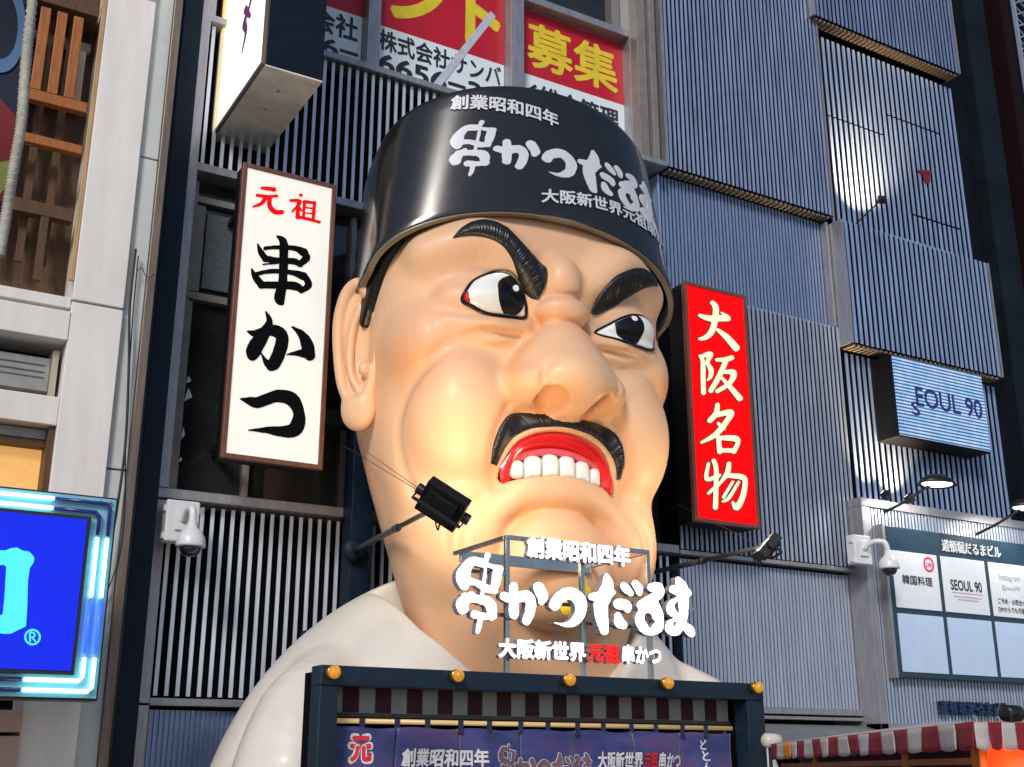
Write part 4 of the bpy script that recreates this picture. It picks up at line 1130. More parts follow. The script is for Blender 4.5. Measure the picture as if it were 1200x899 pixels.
# ------------------------------------------------------------------ LED screen
led = thing('led_screen', 'small glowing LED screen showing blue lettering on the ribbed panels', 'screen', (23.68, 19.15, 9.16))
f = MB(); f.box(-1.66, 1.66, .03, .72, 0, 2.10); f.build('case', mat('black sign case', (.012, .012, .014), .4), led, bevel=.02)
m = bpy.data.materials.new('led matrix'); m.use_nodes = True; T = m.node_tree; N = T.nodes; bs = N['Principled BSDF']
tc = N.new('ShaderNodeTexCoord'); sp = N.new('ShaderNodeSeparateXYZ'); T.links.new(tc.outputs['Object'], sp.inputs[0])
def wave(src, per, lo, hi):
    a = N.new('ShaderNodeMath'); a.operation = 'MULTIPLY'; a.inputs[1].default_value = 2 * math.pi / per; T.links.new(src, a.inputs[0])
    b = N.new('ShaderNodeMath'); b.operation = 'SINE'; T.links.new(a.outputs[0], b.inputs[0])
    c = N.new('ShaderNodeMapRange'); c.inputs[1].default_value = -1; c.inputs[2].default_value = 1; c.inputs[3].default_value = lo; c.inputs[4].default_value = hi; T.links.new(b.outputs[0], c.inputs[0])
    return c.outputs[0]
wz = wave(sp.outputs[2], .086, .05, 1.0); wx = wave(sp.outputs[0], .066, .6, 1.0)
mu = N.new('ShaderNodeMath'); mu.operation = 'MULTIPLY'; T.links.new(wz, mu.inputs[0]); T.links.new(wx, mu.inputs[1])
nz = N.new('ShaderNodeTexNoise'); nz.inputs['Scale'].default_value = 3; T.links.new(tc.outputs['Object'], nz.inputs['Vector'])
rp = N.new('ShaderNodeValToRGB'); rp.color_ramp.elements[0].color = (.26, .52, .92, 1); rp.color_ramp.elements[1].color = (.48, .66, 1, 1); rp.color_ramp.elements[0].position = .35; rp.color_ramp.elements[1].position = .65
T.links.new(nz.outputs['Fac'], rp.inputs[0]); T.links.new(rp.outputs[0], bs.inputs['Emission Color'])
m2_ = N.new('ShaderNodeMath'); m2_.operation = 'MULTIPLY'; m2_.inputs[1].default_value = .95; T.links.new(mu.outputs[0], m2_.inputs[0]); T.links.new(m2_.outputs[0], bs.inputs['Emission Strength'])
bs.inputs['Base Color'].default_value = (.02, .03, .05, 1)
f = MB(); f.box(-1.62, 1.62, 0, .028, .04, 2.06); sc1 = f.build('display', m, led)
dk = mat('dark led lettering', (.01, .01, .05), .5, emit=(.008, .008, .07), estr=1.0)
write('lettering', 'EOUL 90', lambda a, b, d: (-.95 + a, -.004 + d, .86 + b), 2.44, .52, dk, sc1, .02)
write('lettering', 'S', lambda a, b, d: (-1.14 + a, -.004 + d, .60 + b), .30, .36, dk, sc1, .02)

# ------------------------------------------------------------------ tenant directory board
db = thing('directory_board', 'dark framed tenant directory with six white panels on the ribbed fascia', 'sign', (23.75, 19.2, 3.49))
navyp = mat('dark blue board', (.020, .045, .075), .3, var=.15)
f = MB(); f.box(-2.52, 2.6, 0, .20, 0, 3.43); f.build('board', navyp, db, bevel=.015)
f = MB(); f.box(-2.60, -2.525, -.03, .20, -.02, 3.45); f.build('edge_strip', frame_grey, db)
wp2 = mat('blue reflection board panel', (.48, .60, .80), .2, var=.05, coat=.5)  # lower row: blue tint on white panels stands in for reflections
wp = mat('white board panel', (.68, .71, .76), .25, var=.03, coat=.3)
xs = [(-2.36, -.86), (-.72, .82), (.96, 2.50)]
cells = {}
for r, (z0, z1) in enumerate(((1.55, 2.86), (.12, 1.42))):
    for c, (a, b) in enumerate(xs):
        f = MB(); f.box(a, b, -.022, -.003, z0, z1); cells[r, c] = f.build('tenant_panel', wp if r == 0 else wp2, db, bevel=.004)
bw = lambda x, z: (lambda a, b, d: (x + a, -.027 + d, z + b))
kt = mat('black board lettering', (.02, .02, .03), .5); rd_ = mat('red board lettering', (.65, .02, .10), .5); gy = mat('grey board lettering', (.30, .31, .36), .5)
write('title', '道頓堀だるまビル', lambda a, b, d: (-.62 + a, -.006 + d, 2.98 + b), 2.1, .30, wp, db, .012, depth=-.02)
write('lettering', '韓国料理', bw(-2.1, 2.10), 1.0, .22, kt, cells[0, 0], .015)
V2, F2, E2 = fill2d(lambda X, Z: np.abs(np.hypot(X + 1.16, Z - 2.62) - .155) - .026, -1.4, -.9, 2.4, 2.85, .014)
to_mesh_obj('ring_mark', [(x, -.027, z) for x, z in V2], F2, rd_, cells[0, 0])
write('lettering', '24h', bw(-1.27, 2.56), .22, .11, rd_, cells[0, 0], .02)
write('lettering', 'SEOUL 90', bw(-.48, 2.08), 1.10, .25, kt, cells[0, 1], .02)
f = MB(); f.box(-.46, .62, -.028, -.024, 2.02, 2.03); f.build('red_rule', rd_, cells[0, 1])
for k, (a, b) in enumerate(((-.40, .60), (-.28, .48))):
    f = MB()
    for j in range(16): f.box(a + j * (b - a) / 16, a + (j + .6) * (b - a) / 16, -.028, -.024, 1.92 - k * .07, 1.95 - k * .07)
    f.build('fine_print', gy, cells[0, 1])
write('lettering', 'Instagram', bw(1.3, 2.40), .78, .20, gy, cells[0, 2])
write('lettering', '@seoul90', bw(1.36, 2.18), .68, .15, gy, cells[0, 2])
write('lettering', 'ご予約・お問合せは', bw(1.16, 1.86), 1.14, .14, kt, cells[0, 2], .01)
write('lettering', 'DMからでも可能です', bw(1.14, 1.66), 1.24, .14, kt, cells[0, 2], .01)
# dark raised letters low on the fascia
nl = thing('wall_lettering', 'dark blue raised letters low on the ribbed fascia under the directory board', 'sign', (22.6, 19.3, 2.72))
nm_ = mat('dark blue letters', (.02, .04, .11), .25, .3)
for k, ch in enumerate('道頓堀だるまビル'):
    w_ = .25 if k < 6 else .2
    write('letter', ch, lambda a, b, d, k=k: (k * .305 + a, -.03 + d, b), w_, .30, nm_, nl, .03, depth=.11)
# small red leaf on the upper right panel
o = ink('red_leaf', [[(1076, 200, .8), (1085, 203, 3.5), (1090, 202, 2)], [(1085, 204, 4.2), (1087, 212, 3.2)]], pixwall(19.82), .7, mat('dull red leaf', (.16, .004, .008), .7), None, depth=.02)
tag(o, 'small dark red scrap stuck on the upper right ribbed panel', 'scrap')
# ------------------------------------------------------------------ entrance booth below the bust
BY = 13.5
booth = thing('entrance_booth', 'dark blue timber entrance booth with a striped valance under the chef bust', 'booth', (8.7, BY, 0))
bx0, bx1, bzt, bzb = 5.31, 12.13, 2.735, 2.50
beam_m = mat('dark blue painted timber', (.005, .017, .034), .42, var=.2, scale=4, stretch=(1, 1, 1))
def bp(mb, name, m, parent=None, bevel=0, smooth=False):
    mb.V = [(x - 8.7, y - BY, z) for x, y, z in mb.V]
    return mb.build(name, m, booth if parent is None else parent, smooth, bevel)
f = MB(); f.box(bx0, bx1, BY, BY + .30, bzb, bzt); bp(f, 'beam', beam_m, bevel=.015)
f = MB(); f.box(bx0, bx0 + .24, BY + .004, BY + .30, 0, bzb - .002); bp(f, 'post', beam_m, bevel=.015)
f = MB(); f.box(bx1 - .32, bx1, BY + .004, BY + .30, 0, bzb - .002); bp(f, 'post', beam_m, bevel=.015)
f = MB(); f.box(bx0 + .25, bx1 - .33, BY + .31, BY + 1.0, bzt - .10, bzt - .02); bp(f, 'roof', beam_m, bevel=.01)
f = MB(); f.box(bx0 + .24, bx1 - .32, BY + 1.0, BY + 1.05, 0, bzt - .03); bp(f, 'back_wall', void)
f = MB(); f.box(bx1 - .315, bx1 - .27, BY + .302, BY + 1.0, 0, bzt - .03); bp(f, 'side_wall', void)
f = MB(); f.box(bx0 + .19, bx0 + .235, BY + .302, BY + 1.0, 0, bzt - .03); bp(f, 'side_wall', void)
sy = BY + .42
f = MB(); f.box(bx0 + .25, bx1 - .33, sy, sy + .03, 2.215, bzb + .1); vg = bp(f, 'valance', mat('grey valance cloth', (.33, .33, .31), .8, var=.1))
mar = mat('maroon valance stripe', (.055, .010, .022), .8, var=.2)
vx0, vx1 = bx0 + .25, bx1 - .33
n = 14
w_ = (vx1 - vx0) / (2 * n + 1)
f = MB()
for k in range(n):
    a = vx0 + (2 * k + 1) * w_
    f.box(a, a + w_, sy - .006, sy - .002, 2.22, bzb + .1)
bp(f, 'valance_stripe', mar, vg)
f = MB(); f.box(vx0, vx1, sy - .05, sy + .06, 2.165, 2.212); bp(f, 'rail', mat('dark rail', (.03, .028, .026), .5), bevel=.006)
f = MB(); f.tube([(vx0, sy - .06, 2.118), (vx1, sy - .06, 2.118)], .030, 12)
bp(f, 'curtain_pole', mat('pale bamboo pole', (.66, .46, .22), .35, var=.2, scale=5, stretch=(.6, 4, 4), emit=(1.0, .66, .26), estr=.12), None, 0, True)  # faint emission paints in the warm light falling on the pole
f = MB(); f.box(vx1 - .02, vx1 + .14, BY + .5, BY + 1.3, 0, 2.16); bp(f, 'inner_post', mat('grey inner post', (.17, .16, .15), .6), bevel=.01)
amber = mat('amber glass', (.42, .17, .005), .12, var=.7, scale=9, coat=1.0, emit=(1.0, .45, .02), estr=.25)
brass = mat('aged brass', (.42, .24, .05), .3, .9, var=.3, scale=9)
for u, v in ((390, 788), (535, 792), (666, 797), (781, 801), (886, 806)):
    p = at(u, v, BY - .08)
    f = MB(); f.lathe([(.03, .085), (.065, .08), (.078, .045), (.082, .0), (.074, -.02)], (p[0], BY - .0905, p[2]), 'y', 24)
    lm = bp(f, 'bulb_collar', brass, None, 0, True)
    f = MB(); f.lathe([(.062, -.018), (.078, -.04), (.074, -.065), (.055, -.085), (.045, -.105), (.02, -.11)], (p[0], BY - .0905, p[2]), 'y', 24); bp(f, 'amber_bulb', amber, lm, 0, True)

# short shop curtain
cur = thing('shop_curtain', 'purple and navy shop curtain with white and red lettering hanging in the booth', 'curtain', (8.7, sy, 0))
cm = bpy.data.materials.new('printed curtain cloth'); cm.use_nodes = True
T = cm.node_tree; N = T.nodes; bs = N['Principled BSDF']
tc = N.new('ShaderNodeTexCoord'); mp = N.new('ShaderNodeMapping'); mp.inputs['Scale'].default_value = (.55, 1, 1.6); mp.inputs['Rotation'].default_value = (0, .5, 0)
nz = N.new('ShaderNodeTexNoise'); nz.inputs['Scale'].default_value = 1.6; nz.inputs['Detail'].default_value = 3
T.links.new(tc.outputs['Object'], mp.inputs[0]); T.links.new(mp.outputs[0], nz.inputs['Vector'])
rp = N.new('ShaderNodeValToRGB'); cr = rp.color_ramp
cr.elements[0].position = .30; cr.elements[0].color = (.014, .020, .085, 1); cr.elements[1].position = .75; cr.elements[1].color = (.17, .05, .17, 1)
e = cr.elements.new(.52); e.color = (.05, .055, .20, 1)
T.links.new(nz.outputs['Fac'], rp.inputs[0]); T.links.new(rp.outputs[0], bs.inputs['Base Color']); bs.inputs['Roughness'].default_value = .38
bs.inputs['Sheen Weight'].default_value = .3
def cloth_y(x, z):
    k = (x - vx0) / ((vx1 - vx0) / 7)
    return sy - .09 + .045 * math.sin(x * 5.1 + 2.2 * z) * (2.1 - z) + .020 * math.sin(x * 3.3 - 5.5 * z) + .018 * math.sin(x * 11 + 4 * z) + .02 * math.sin(z * 7 + x * 2.3) + .03 * abs(math.sin(k * math.pi)) * -.8
nw = 7
for k in range(nw):
    a, b = vx0 + k * (vx1 - vx0 - .06) / nw + .006, vx0 + (k + 1) * (vx1 - vx0 - .06) / nw - .006
    V = []; F = []
    nx, nz_ = 26, 22
    for j in range(nz_):
        z = 2.045 - j / (nz_ - 1) * .95
        for i in range(nx):
            x = a + (b - a) * i / (nx - 1)
            V.append((x - 8.7, cloth_y(x, z) - sy, z + (.012 * math.sin(i / (nx - 1) * math.pi * 2) if j == 0 else 0)))
    for j in range(nz_ - 1):
        for i in range(nx - 1): F.append((j * nx + i, (j + 1) * nx + i, (j + 1) * nx + i + 1, j * nx + i + 1))
    o = to_mesh_obj('curtain_strip', V, F, cm, cur, True)
    s_ = o.modifiers.new('thick', 'SOLIDIFY'); s_.thickness = .006
    f = MB()
    for x in (a + .02, (a + b) / 2):
        f.box(x - .035 - 8.7, x + .035 - 8.7, -.10, -.085, 1.985, 2.16); f.box(x - .035 - 8.7, x + .035 - 8.7, -.10, -.02, 2.152, 2.162)
    f.build('loop', mat('navy loop', (.02, .025, .07), .7), o)
white_print = mat('white print', (.72, .70, .70), .6); red_print2 = mat('bright red print', (.72, .02, .03), .6); mauve = mat('mauve print', (.19, .10, .13), .6)
def on_cloth(X0, Z0, sx=1, sz=1, off=.012):
    return lambda a, b, d: (X0 + a * sx - 8.7, cloth_y(X0 + a * sx, Z0 + b * sz) - sy - off + d, Z0 + b * sz)
P = lambda u, v: at(u, v, sy - .08)
a = P(409, 893); write('red_writing', '元', on_cloth(a[0], a[2] + .0), .26, .30, red_print2, cur, .05)
write('red_writing_edge', '元', on_cloth(a[0] - .03, a[2] - .03, off=.008), .32, .36, white_print, cur, .09)
write('red_writing', '祖', on_cloth(a[0], a[2] - .40), .26, .32, red_print2, cur, .05)
a, b = P(469, 899), P(569, 899); write('white_writing', '創業昭和四年', on_cloth(a[0], a[2] + .0), b[0] - a[0], .22, white_print, cur, .035)
a, b = P(700, 901), P(797, 902); ww = b[0] - a[0]
write('white_writing', '大阪新世界', on_cloth(a[0], a[2]), ww * .50, .22, white_print, cur, .035)
write('red_writing', '元祖', on_cloth(a[0] + ww * .515, a[2]), ww * .19, .22, red_print2, cur, .04)
write('white_writing', '串かつ', on_cloth(a[0] + ww * .72, a[2]), ww * .28, .22, white_print, cur, .035)
a = P(820, 900)
for k, ch in enumerate('どとんぼり'): write('white_writing', ch, on_cloth(a[0] + .01 * (k % 2), a[2] + .24 - .15 * k), .13, .14, white_print, cur, .03)

# ------------------------------------------------------------------ brush glyphs of the shop's lettering (traced, pixel units of two zooms)
S0 = .15013
A_ = lambda L: [[(520 + x * S0, 610 + y * S0, r * S0) for x, y, r in s] for s in L]
B_ = lambda L: [[(660 + x * S0, 650 + y * S0, r * S0) for x, y, r in s] for s in L]
LOGO = {
 '串': A_([[(342, 275, 26), (332, 320, 16), (318, 450, 15), (303, 560, 16), (290, 640, 20)], [(285, 760, 22), (275, 830, 22), (262, 872, 15)],
          [(300, 330, 38), (225, 320, 38), (175, 370, 45), (150, 440, 58), (160, 510, 38)], [(330, 345, 18), (440, 375, 26)], [(425, 385, 38), (408, 470, 40), (390, 545, 26)], [(170, 475, 38), (250, 485, 26), (330, 530, 34), (400, 545, 26)],
          [(215, 575, 26), (150, 640, 52), (150, 690, 44)], [(170, 600, 40), (270, 615, 34), (350, 640, 44), (375, 690, 44), (375, 750, 34)], [(245, 735, 36), (310, 750, 30), (385, 745, 34)]]),
 'か': A_([[(545, 515, 36), (548, 640, 42), (548, 735, 38)], [(472, 590, 36), (540, 610, 42), (640, 590, 46), (680, 640, 42), (672, 720, 40), (645, 785, 36)], [(740, 525, 46), (772, 590, 44), (765, 635, 26)]]),
 'つ': A_([[(868, 660, 46), (900, 605, 48), (985, 568, 50), (1060, 622, 52), (1068, 710, 46), (1030, 780, 40), (955, 815, 20), (865, 798, 4)]]),
 'だ': B_([[(338, 165, 20), (348, 230, 46), (330, 310, 60), (295, 380, 58), (300, 480, 54), (322, 595, 36)], [(222, 330, 30), (290, 330, 48)], [(350, 320, 40), (392, 297, 20)], [(468, 235, 24), (490, 265, 36), (528, 300, 24)], [(562, 225, 30), (590, 265, 34), (595, 300, 24)],
          [(430, 385, 42), (490, 395, 42), (505, 430, 26)], [(428, 480, 30), (440, 530, 42), (468, 548, 36)]]),
 'る': B_([[(690, 255, 34), (740, 262, 46), (745, 310, 40), (680, 350, 40), (610, 395, 38)], [(610, 405, 34), (700, 385, 40), (742, 450, 36), (752, 520, 34), (735, 570, 44), (680, 605, 28), (630, 575, 40), (598, 510, 40), (610, 460, 34), (650, 440, 20), (700, 450, 22), (725, 490, 30)]]),
 'ま': B_([[(898, 195, 26), (925, 250, 46), (935, 330, 48), (940, 420, 40), (930, 510, 40), (890, 590, 40), (835, 590, 34), (830, 545, 32), (870, 510, 16), (930, 540, 26), (985, 590, 40), (1005, 620, 26)], [(860, 270, 34), (930, 290, 46), (975, 300, 30)], [(900, 340, 14), (845, 385, 30), (845, 440, 38), (895, 480, 20), (920, 460, 20)]]),
}
ORDER = '串かつだるま'

# white channel letters standing in front of the chin on a steel frame
SY = 13.5
ls = thing('letter_sign', 'white glowing brush letters on a steel frame standing on the booth before the chin', 'sign', (9.1, SY, 2.74))
lo = np.array([9.1, SY, 2.74])
letter_w = mat('lit white letter', (.85, .85, .86), .35, var=.01, emit=(1.0, .99, 1.0), estr=.85)
letter_side = mat('grey letter return', (.30, .30, .36), .4, .3)
letter_r = mat('lit red letter', (.72, .01, .01), .35, emit=(1.0, .01, .01), estr=.55)
def channel(o, face, side):
    """front faces take the lit face, walls and backs the return"""
    me = o.data; me.materials.clear(); me.materials.append(face); me.materials.append(side)
    for p in me.polygons: p.material_index = 0 if p.normal.y < -.5 else 1
fn = local(pixwall(SY), lo)
for ch in ORDER:
    o = ink('letter', LOGO[ch], fn, .62, letter_w, ls, depth=.11, grow=-.35, rough=.35, fscale=.28)
    channel(o, letter_w, letter_side)
def slant(p0, p1, p2, w, h):
    p0, p1, p2 = map(np.array, (p0, p1, p2))
    return lambda a, b, d: tuple(p0 + (p1 - p0) * a / w + (p2 - p0) * b / h + np.array([0, d, 0]) - lo)
def small(s, q0, q1, q2, m, bold=.05):
    w, h = 1.0, 1.0
    o = write('small_lettering', s, slant(at(*q0, SY), at(*q1, SY), at(*q2, SY), w, h), w, h, m, ls, bold, depth=.09)
    channel(o, m, letter_side)
small('創業昭和四年', (617, 653), (739, 665), (617, 627), letter_w)
small('大阪新世界', (584, 771), (687, 776), (584, 747), letter_w)
small('元祖', (689, 776), (727, 778), (689, 753), letter_r)
small('串かつ', (729, 778), (775, 780), (729, 755), letter_w)
stf = mat('brushed steel frame', (.52, .52, .52), .25, 1.0, var=.15, scale=4)
f = MB()
xs_ = [at(594, 640, SY + .2)[0], at(681, 644, SY + .2)[0], at(758, 650, SY + .2)[0]]
zt_ = 4.49
for x in xs_: f.box(x - .032, x + .032, SY + .17, SY + .235, 2.735, zt_)
f.box(xs_[0] - .03, xs_[2] + .03, SY + .172, SY + .233, zt_ + .002, zt_ + .06)
f.box(xs_[0] + .034, xs_[1] - .034, SY + .18, SY + .22, 3.66, 3.71); f.box(xs_[1] + .034, xs_[2] - .034, SY + .18, SY + .22, 3.42, 3.47)
f.box(xs_[0] - .75, xs_[0] - .034, SY + .18, SY + .22, 4.0, 4.05); f.box(xs_[0] - .75, xs_[0] - .034, SY + .18, SY + .22, 3.46, 3.51)
f.box(xs_[2] + .034, xs_[2] + .85, SY + .18, SY + .22, 3.74, 3.79); f.box(xs_[2] + .034, xs_[2] + .85, SY + .18, SY + .22, 3.48, 3.53); f.box(xs_[1] + .034, xs_[2] - .034, SY + .18, SY + .22, 3.74, 3.79)
for x in (xs_[0], xs_[2]):
    f.box(x - .03, x + .03, SY + .24, SY + 1.7, zt_, zt_ + .06)
f.box(xs_[0] + .035, xs_[2] - .035, SY + 1.58, SY + 1.63, zt_ - .1, zt_ + .06)
f.V = [tuple(np.array(v) - lo) for v in f.V]
f.build('steel_frame', stf, ls, bevel=.004)
yb = mat('yellow bulb', (.75, .55, .02), .25, emit=(1, .7, .02), estr=.25)
for u, v in ((665, 712), (684, 692)):
    p = at(u, v, SY + .5)
    f = MB(); f.lathe([(.02, -.10), (.07, -.085), (.10, -.02), (.095, .03), (.055, .085), (.03, .13), (.03, .2)], tuple(p - lo), n=20); f.build('yellow_bulb', yb, ls, True)

# the same writing painted on the cap
SH, CHs = math.sin(R_(-4)), math.cos(R_(-4))
def statue_world(q): return np.stack([9.99 + q[..., 0] * CHs - q[..., 1] * SH, 15.5 + q[..., 0] * SH + q[..., 1] * CHs, q[..., 2]], -1)
TH, TT = np.meshgrid(np.linspace(-1.9, 1.9, 500), np.linspace(0, 1, 160), indexing='ij')
def cap_grid(th, t):
    q = []
    for yc, a, b, z, k, bb, kb in (CB, CT):
        b_ = np.where(np.cos(th) < 0, bb, b); k_ = np.where(np.cos(th) < 0, kb, k); ex = np.where(np.cos(th) < 0, 2 / 2.7, 1.0)
        sn, cs = np.sign(np.sin(th)) * np.abs(np.sin(th)) ** ex, np.sign(np.cos(th)) * np.abs(np.cos(th)) ** ex
        q.append(np.stack([a * sn, yc - b_ * cs, z + k_ * b_ * cs], -1))
    return q[0] * (1 - t)[..., None] + q[1] * t[..., None]
PW = statue_world(cap_grid(TH, TT)); D_ = PW - EYE
UV = np.stack([600 + 1396 * (D_ @ RT) / (D_ @ FW), 449.5 - 1396 * (D_ @ UP) / (D_ @ FW)], -1)
nrm_ = statue_world(np.stack([np.sin(TH) / CB[1], -np.cos(TH) / CB[2], 0 * TH], -1)) - statue_world(np.zeros(3))
FRONT = (nrm_ * D_).sum(-1) < 0
def cap_uv(u, v):
    d = np.hypot(UV[..., 0] - u, UV[..., 1] - v) + np.where(FRONT, 0, 1e3)
    i = np.unravel_index(np.argmin(d), d.shape); return TH[i], TT[i]
cap_white = mat('white cap lettering', (.66, .67, .72), .35, var=.03)
CAPB = {'串': (528, 580, 137, 204), 'か': (580, 632, 163, 203), 'つ': (634, 676, 178, 214), 'だ': (676, 730, 175, 229)}
_th = np.linspace(-1.9, 1.9, 800); _p = np.array([cap_pt(a, .5)[:2] for a in _th]); _s = np.concatenate([[0], np.cumsum(np.linalg.norm(np.diff(_p, axis=0), axis=1))])
th2s = lambda th: float(np.interp(th, _th, _s)); s2th = lambda q: float(np.interp(q, _s, _th))
xa, sa, ta = [], [], []
for ch, (u0, u1, v0, v1) in CAPB.items():
    w3_ = [at(p[0] + k * p[2], p[1], SY)[0] for s in LOGO[ch] for p in s for k in (-1, 1)]
    for X_, u, dv in ((min(w3_), u0, -1), (max(w3_), u1, 1)):
        xa.append(X_); sa.append(th2s(cap_uv(u, (v0 + v1) / 2 + dv * .2 * (u1 - u0) / 2)[0]))
    zz_ = [at(p[0], p[1] + k * p[2], SY)[2] for s in LOGO[ch] for p in s for k in (-1, 1)]
    for Z_, v in ((min(zz_), v1 - 2), (max(zz_), v0 + 2)): ta.append(((min(w3_) + max(w3_)) / 2, Z_, cap_uv((u0 + u1) / 2, v)[1]))
ks, bs_ = np.polyfit(xa, sa, 1)
ta = np.array(ta); kt_ = np.linalg.lstsq(np.stack([ta[:, 0], ta[:, 1], np.ones(len(ta))], 1), ta[:, 2], rcond=None)[0]
def cap_logo(a, b, d):
    q = at(a, b, SY)
    return tuple(cap_pt(s2th(ks * q[0] + bs_), float(kt_[0] * q[0] + kt_[1] * q[2] + kt_[2] + .075 * max(0, q[0] - 9.75)), .012 - d))
for ch in ORDER:
    ink('cap_letter', LOGO[ch], cap_logo, .75, cap_white, cap, depth=.03, grow=-.4, rough=.3, fscale=.3)
def cap_text(s, q0, q1, q2, bold=.03, dt=0):
    a0, t0 = cap_uv(*q0); a1, t1 = cap_uv(*q1); a2, t2 = cap_uv(*q2)
    s0, s1 = th2s(a0), th2s(a1); t1 += dt
    write('cap_small_lettering', s, lambda a, b, d: tuple(cap_pt(s2th(s0 + (s1 - s0) * a), t0 + (t1 - t0) * a + (t2 - t0) * b, .022 - d)), 1, 1, cap_white, cap, bold)
cap_text('創業昭和四年', (528, 130), (654, 151), (529, 113))
cap_text('大阪新世界元祖串かつ', (634, 238), (778, 298), (636, 222), dt=-.07)
# pink-brown outlined copy on the curtain
for ch in ORDER:
    pts_ = [p for s in LOGO[ch] for p in s]
    gx = lambda x: 0
X0, X1 = P(583, 880)[0], P(694, 880)[0]
allp = [p for c in ORDER for s in LOGO[c] for p in s]
ax0, ax1 = min(p[0] for p in allp), max(p[0] for p in allp)
k_ = (X1 - X0) / (ax1 - ax0)
ztop = P(583, 872)[2]
for ch in ORDER:
    drop = {'串': 0, 'か': .02, 'つ': .03, 'だ': .03, 'る': .06, 'ま': .05}[ch]
    fw_ = lambda a, b, d, off=.012: (lambda x, z: (x - 8.7, cloth_y(x, z) - sy - off + d, z))(X0 + (a - ax0) * k_, ztop + drop - (b - 648) * k_)
    o = ink('brush_writing', LOGO[ch], lambda a, b, d: fw_(a, b, d, .014), 1.0, mauve, cur, grow=-.6)
    ink('brush_edge', LOGO[ch], lambda a, b, d: fw_(a, b, d, .009), 1.0, white_print, o, grow=.9)

# ------------------------------------------------------------------ floodlights on long arms
black_metal = mat('black lamp metal', (.005, .005, .006), .45, .0, var=.3, scale=6)
pole_grey = mat('dull grey pole', (.10, .10, .11), .4, .5, var=.25, scale=6)
lens = mat('lit lamp glass', (.9, .9, .8), .2, emit=(1.0, .88, .66), estr=9)
def flood(label, head, target, root, power, size=1.0, col=(1.0, .74, .42), spot=75, wires=(), roll=0):
    head, target, root = map(np.array, (head, target, root))
    t = thing('floodlight', label, 'floodlight', tuple(head), 0, 'floodlights aimed at the bust')
    q = Vector(tuple(target - head)).to_track_quat('-Z', 'Y').to_matrix() @ Matrix.Rotation(R_(roll), 3, 'Z')
    def rot(mb):
        mb.V = [tuple(q @ Vector(v)) for v in mb.V]; return mb
    s = size
    f = MB(); f.box(-.26 * s, .26 * s, -.20 * s, .20 * s, -.02 * s, .10 * s)
    f.box(-.20 * s, .20 * s, -.16 * s, .16 * s, .102 * s, .16 * s)
    rot(f).build('housing', black_metal, t, bevel=.012)
    f = MB(); f.box(-.28 * s, .28 * s, -.22 * s, -.202 * s, -.06 * s, .11 * s); f.box(-.28 * s, .28 * s, .202 * s, .22 * s, -.06 * s, .11 * s); f.box(-.28 * s, -.262 * s, -.2 * s, .2 * s, -.06 * s, .11 * s); f.box(.262 * s, .28 * s, -.2 * s, .2 * s, -.06 * s, .11 * s)
    rot(f).build('bezel', black_metal, t)
    f = MB(); f.box(-.24 * s, .24 * s, -.18 * s, .18 * s, -.035 * s, -.024 * s); rot(f).build('lens', lens, t)
    f = MB(); f.tube([(-.34 * s, 0, .02), (-.34 * s, 0, .24 * s), (.34 * s, 0, .24 * s), (.34 * s, 0, .02)], .022 * s, 8)
    f.lathe([(.07 * s, -.375 * s), (.07 * s, -.29 * s)], (0, 0, .02), 'x', 14); f.lathe([(.07 * s, .29 * s), (.07 * s, .375 * s)], (0, 0, .02), 'x', 14)
    rot(f).build('yoke', black_metal, t)
    rr = root - head
    e = rr / np.linalg.norm(rr)
    f = MB(); f.tube([e * .12, rr * .45], .038, 10); f.tube([rr * .44, rr], .05, 10); f.tube([rr * .44, rr * .47], .062, 10); f.build('arm', pole_grey, t, True)
    f = MB(); f.lathe([(.20, .06), (.22, .03), (.22, -.05), (.08, -.09)], tuple(rr), 'y', 20); f.build('wall_plate', navy, t, True)
    f = MB(); f.tube(smooth_loop([e * .1 + np.array([0, 0, -.05]), e * .25 + np.array([0, 0, -.32]), e * .45 + np.array([0, 0, -.12]), e * .6], 8, False), .012, 6); f.build('flex', black_metal, t, True)
    for wq in wires:
        f = MB(); f.tube([e * .1, np.array(wq) - head], .006, 5); f.build('guy_wire', pole_grey, t)
    L = bpy.data.lights.new('flood_beam', 'SPOT'); L.energy = power; L.color = col; L.spot_size = R_(spot * 2); L.spot_blend = .8; L.shadow_soft_size = .55
    lo_ = bpy.data.objects.new('flood_beam', L); link(lo_, t); lo_.location = q @ Vector((0, 0, -.05 * s)); lo_.rotation_euler = q.to_euler()
    return t
hl = at(520, 590, 13.75)
flood('black floodlight seen from behind on a grey arm before the left cheek', hl, (9.7, 15.6, 7.3), at(415, 645, 19.3), 320, 1.08, wires=(at(430, 530, 17.2), at(402, 522, 19.2)), roll=-42)
hr = at(897, 640, 14.4)
flood('floodlight with a bright front edge on a grey arm beside the red sign', hr, (10.9, 15.6, 7.3), at(752, 674, 19.3), 150, .95, wires=(at(792, 590, 19.0),))

